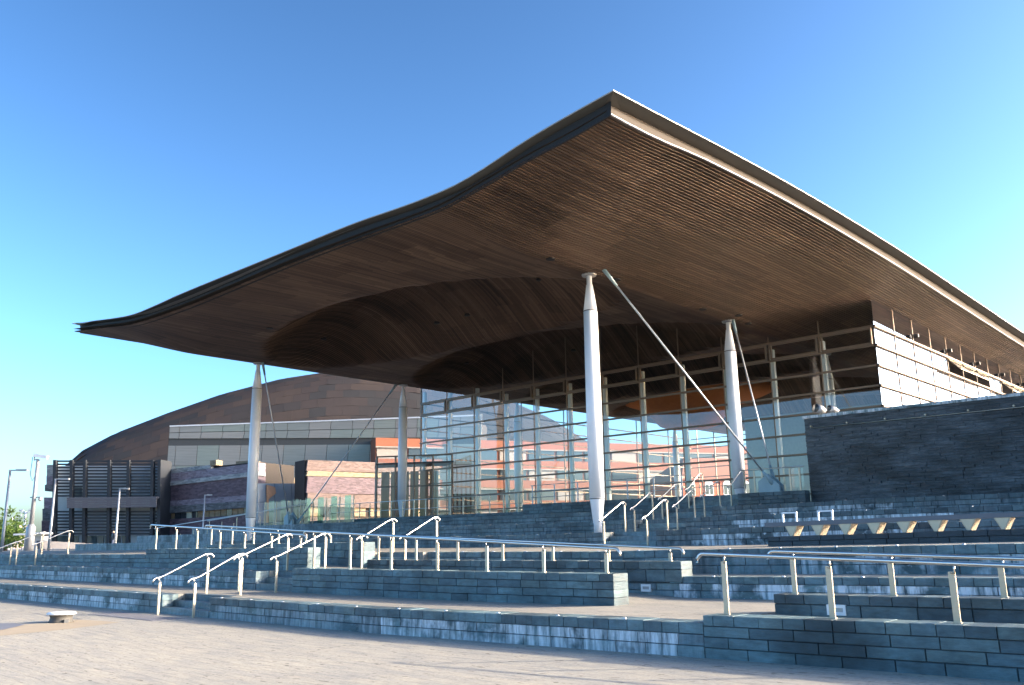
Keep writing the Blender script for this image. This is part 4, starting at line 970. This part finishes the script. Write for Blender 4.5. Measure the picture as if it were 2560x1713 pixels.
# person near the lamp
b = at_dist(281, 1370, 92)
def person(bx, by, bz):
    root = thing('person', 'person in a dark coat and blue trousers walking by a street lamp', 'person', (bx, by, bz))
    me = bpy.data.meshes.new('body')
    V = [(0, 0, .95), (0, 0, 1.2), (0, 0, 1.42), (0, 0, 1.52), (0, -.02, 1.66), (0, -.02, 1.74), (.19, 0, 1.40), (.25, .03, 1.13), (.26, -.08, .90), (-.19, 0, 1.40), (-.25, -.05, 1.13), (-.25, -.16, .92),
         (.10, 0, .90), (.11, -.14, .50), (.11, -.12, .09), (.11, -.24, .04), (-.10, 0, .90), (-.11, .10, .50), (-.11, .28, .12), (-.11, .20, .05)]
    E_ = [(0, 1), (1, 2), (2, 3), (3, 4), (4, 5), (2, 6), (6, 7), (7, 8), (2, 9), (9, 10), (10, 11), (0, 12), (12, 13), (13, 14), (14, 15), (0, 16), (16, 17), (17, 18), (18, 19)]
    R_ = [.16, .15, .17, .06, .105, .08, .075, .055, .04, .075, .055, .04, .10, .07, .05, .04, .10, .07, .05, .04]
    me.from_pydata([Vector(v) for v in V], E_, []); o = bpy.data.objects.new('body', me); COL.objects.link(o); o.parent = root
    md = o.modifiers.new('skin', 'SKIN'); 
    for i, sv in enumerate(me.skin_vertices[0].data if me.skin_vertices else []): sv.radius = (R_[i], R_[i])
    if not me.skin_vertices:
        bpy.context.view_layer.objects.active = o
    o.modifiers.new('sub', 'SUBSURF').levels = 1
    m, t, bs = newmat('clothes_and_skin'); tc = N(t, 'ShaderNodeTexCoord'); sx = N(t, 'ShaderNodeSeparateXYZ'); t.links.new(tc.outputs['Object'], sx.inputs[0])
    t.links.new(ramp(t, mth(t, 'DIVIDE', sx.outputs[2], 2.0), [(0, (.02, .02, .02)), (.05, (.05, .07, .13)), (.45, (.05, .07, .13)), (.46, (.02, .022, .03)), (.765, (.02, .022, .03)), (.77, (.45, .28, .2)), (.85, (.45, .28, .2)), (.855, (.03, .02, .015))]), bs.inputs[0])
    me.materials.append(m)
person(b.x, b.y, 1.36)

# ------------------------------------------------------------------ background seen through the glass: brick offices, red brick house
def vbld(c, ang, wd, dp, z0, z1):   # oriented box, front edge centre c, facing angle
    n_ = Vector((math.cos(ang), math.sin(ang), 0)); u = Vector((-n_.y, n_.x, 0)); return Vector(c), u, n_
root = thing('brick_office', 'long banded red brick office block seen through the glass hall', 'building', (-76, 104, 1.36))
c, u, n_ = vbld((-70, 98, 0), rad(-28), 60, 14, 1, 15)
m_brick = simple('red_brick', (.25, .085, .045), .8, 0, .18, 3, per_obj=.1); m_cream = simple('cream_band', (.27, .24, .22), .7)
def fbox(u0, u1, z0, z1, d0, d1):
    a = c+u*u0; b_ = c+u*u1
    pts = [a+n_*d0, b_+n_*d0, b_+n_*d1, a+n_*d1]
    return MB().hexa([(q.x, q.y, z0) for q in pts]+[(q.x, q.y, z1) for q in pts])
obj('wall', fbox(-34, 34, 1.0, 14.3, -14, -.3), m_brick, root)
for fl_ in range(5):
    z = 1.6+2.55*fl_
    obj('brick_band', fbox(-34, 34, z+1.45, z+2.5, -.3, 0), m_brick, root); obj('cream_band', fbox(-34, 34, z+1.3, z+1.45, -.3, .06), m_cream, root)
    for k in range(17): obj('window', fbox(-33.8+4*k, -30.2+4*k, z-.05, z+1.3, -.3, -.18), 'glass_dark' if (k*7+fl_*3) % 4 else m_cream, root)
root = thing('red_brick_house', 'bright red brick house with white arched windows seen through the glass hall', 'building', (-47, 98, 1.36))
c, u, n_ = vbld((-50.5, 96, 0), rad(-30), 14, 10, 1, 8)
m_red = simple('orange_red_brick', (.42, .10, .045), .8, 0, .12, 4); m_tile = simple('red_roof_tile', (.30, .12, .07), .8, 0, .2, 3)
obj('wall', fbox(-9, 9, 1.0, 8.2, -10, 0), m_red, root)
a = [c+u*-9.3+n_*.4, c+u*9.3+n_*.4, c+u*9.3-n_*10.4, c+u*-9.3-n_*10.4]; rg = [c+u*-6-n_*5, c+u*6-n_*5]
rm = MB(); rm.v = [(q.x, q.y, 8.2) for q in a]+[(q.x, q.y, 11.2) for q in rg]; rm.f = [(0, 1, 5, 4), (1, 2, 5), (2, 3, 4, 5), (3, 0, 4), (3, 2, 1, 0)]
obj('roof', rm, m_tile, root)
for j in range(2):
    for k in range(7):
        u0 = -8+2.4*k; zz = 4.3+2.1*j
        f_ = obj('window', fbox(u0-.55, u0+.55, zz, zz+1.3, -.1, .06), 'white_plastic', root)
        pts = [c+u*(u0+.55*math.cos(t_*math.pi/8))+n_*.0+Vector((0, 0, zz+1.3+.5*math.sin(t_*math.pi/8))) for t_ in range(9)]
        obj('arch', MB().prism(pts, n_*.06), 'white_plastic', f_)
        for q in (-.27, .27): obj('glass_pane', fbox(u0+q-.2, u0+q+.2, zz+.12, zz+1.25, .05, .075), 'glass_dark', f_)
obj('string_course', fbox(-9.05, 9.05, 6.1, 6.25, 0, .1), m_cream, root)
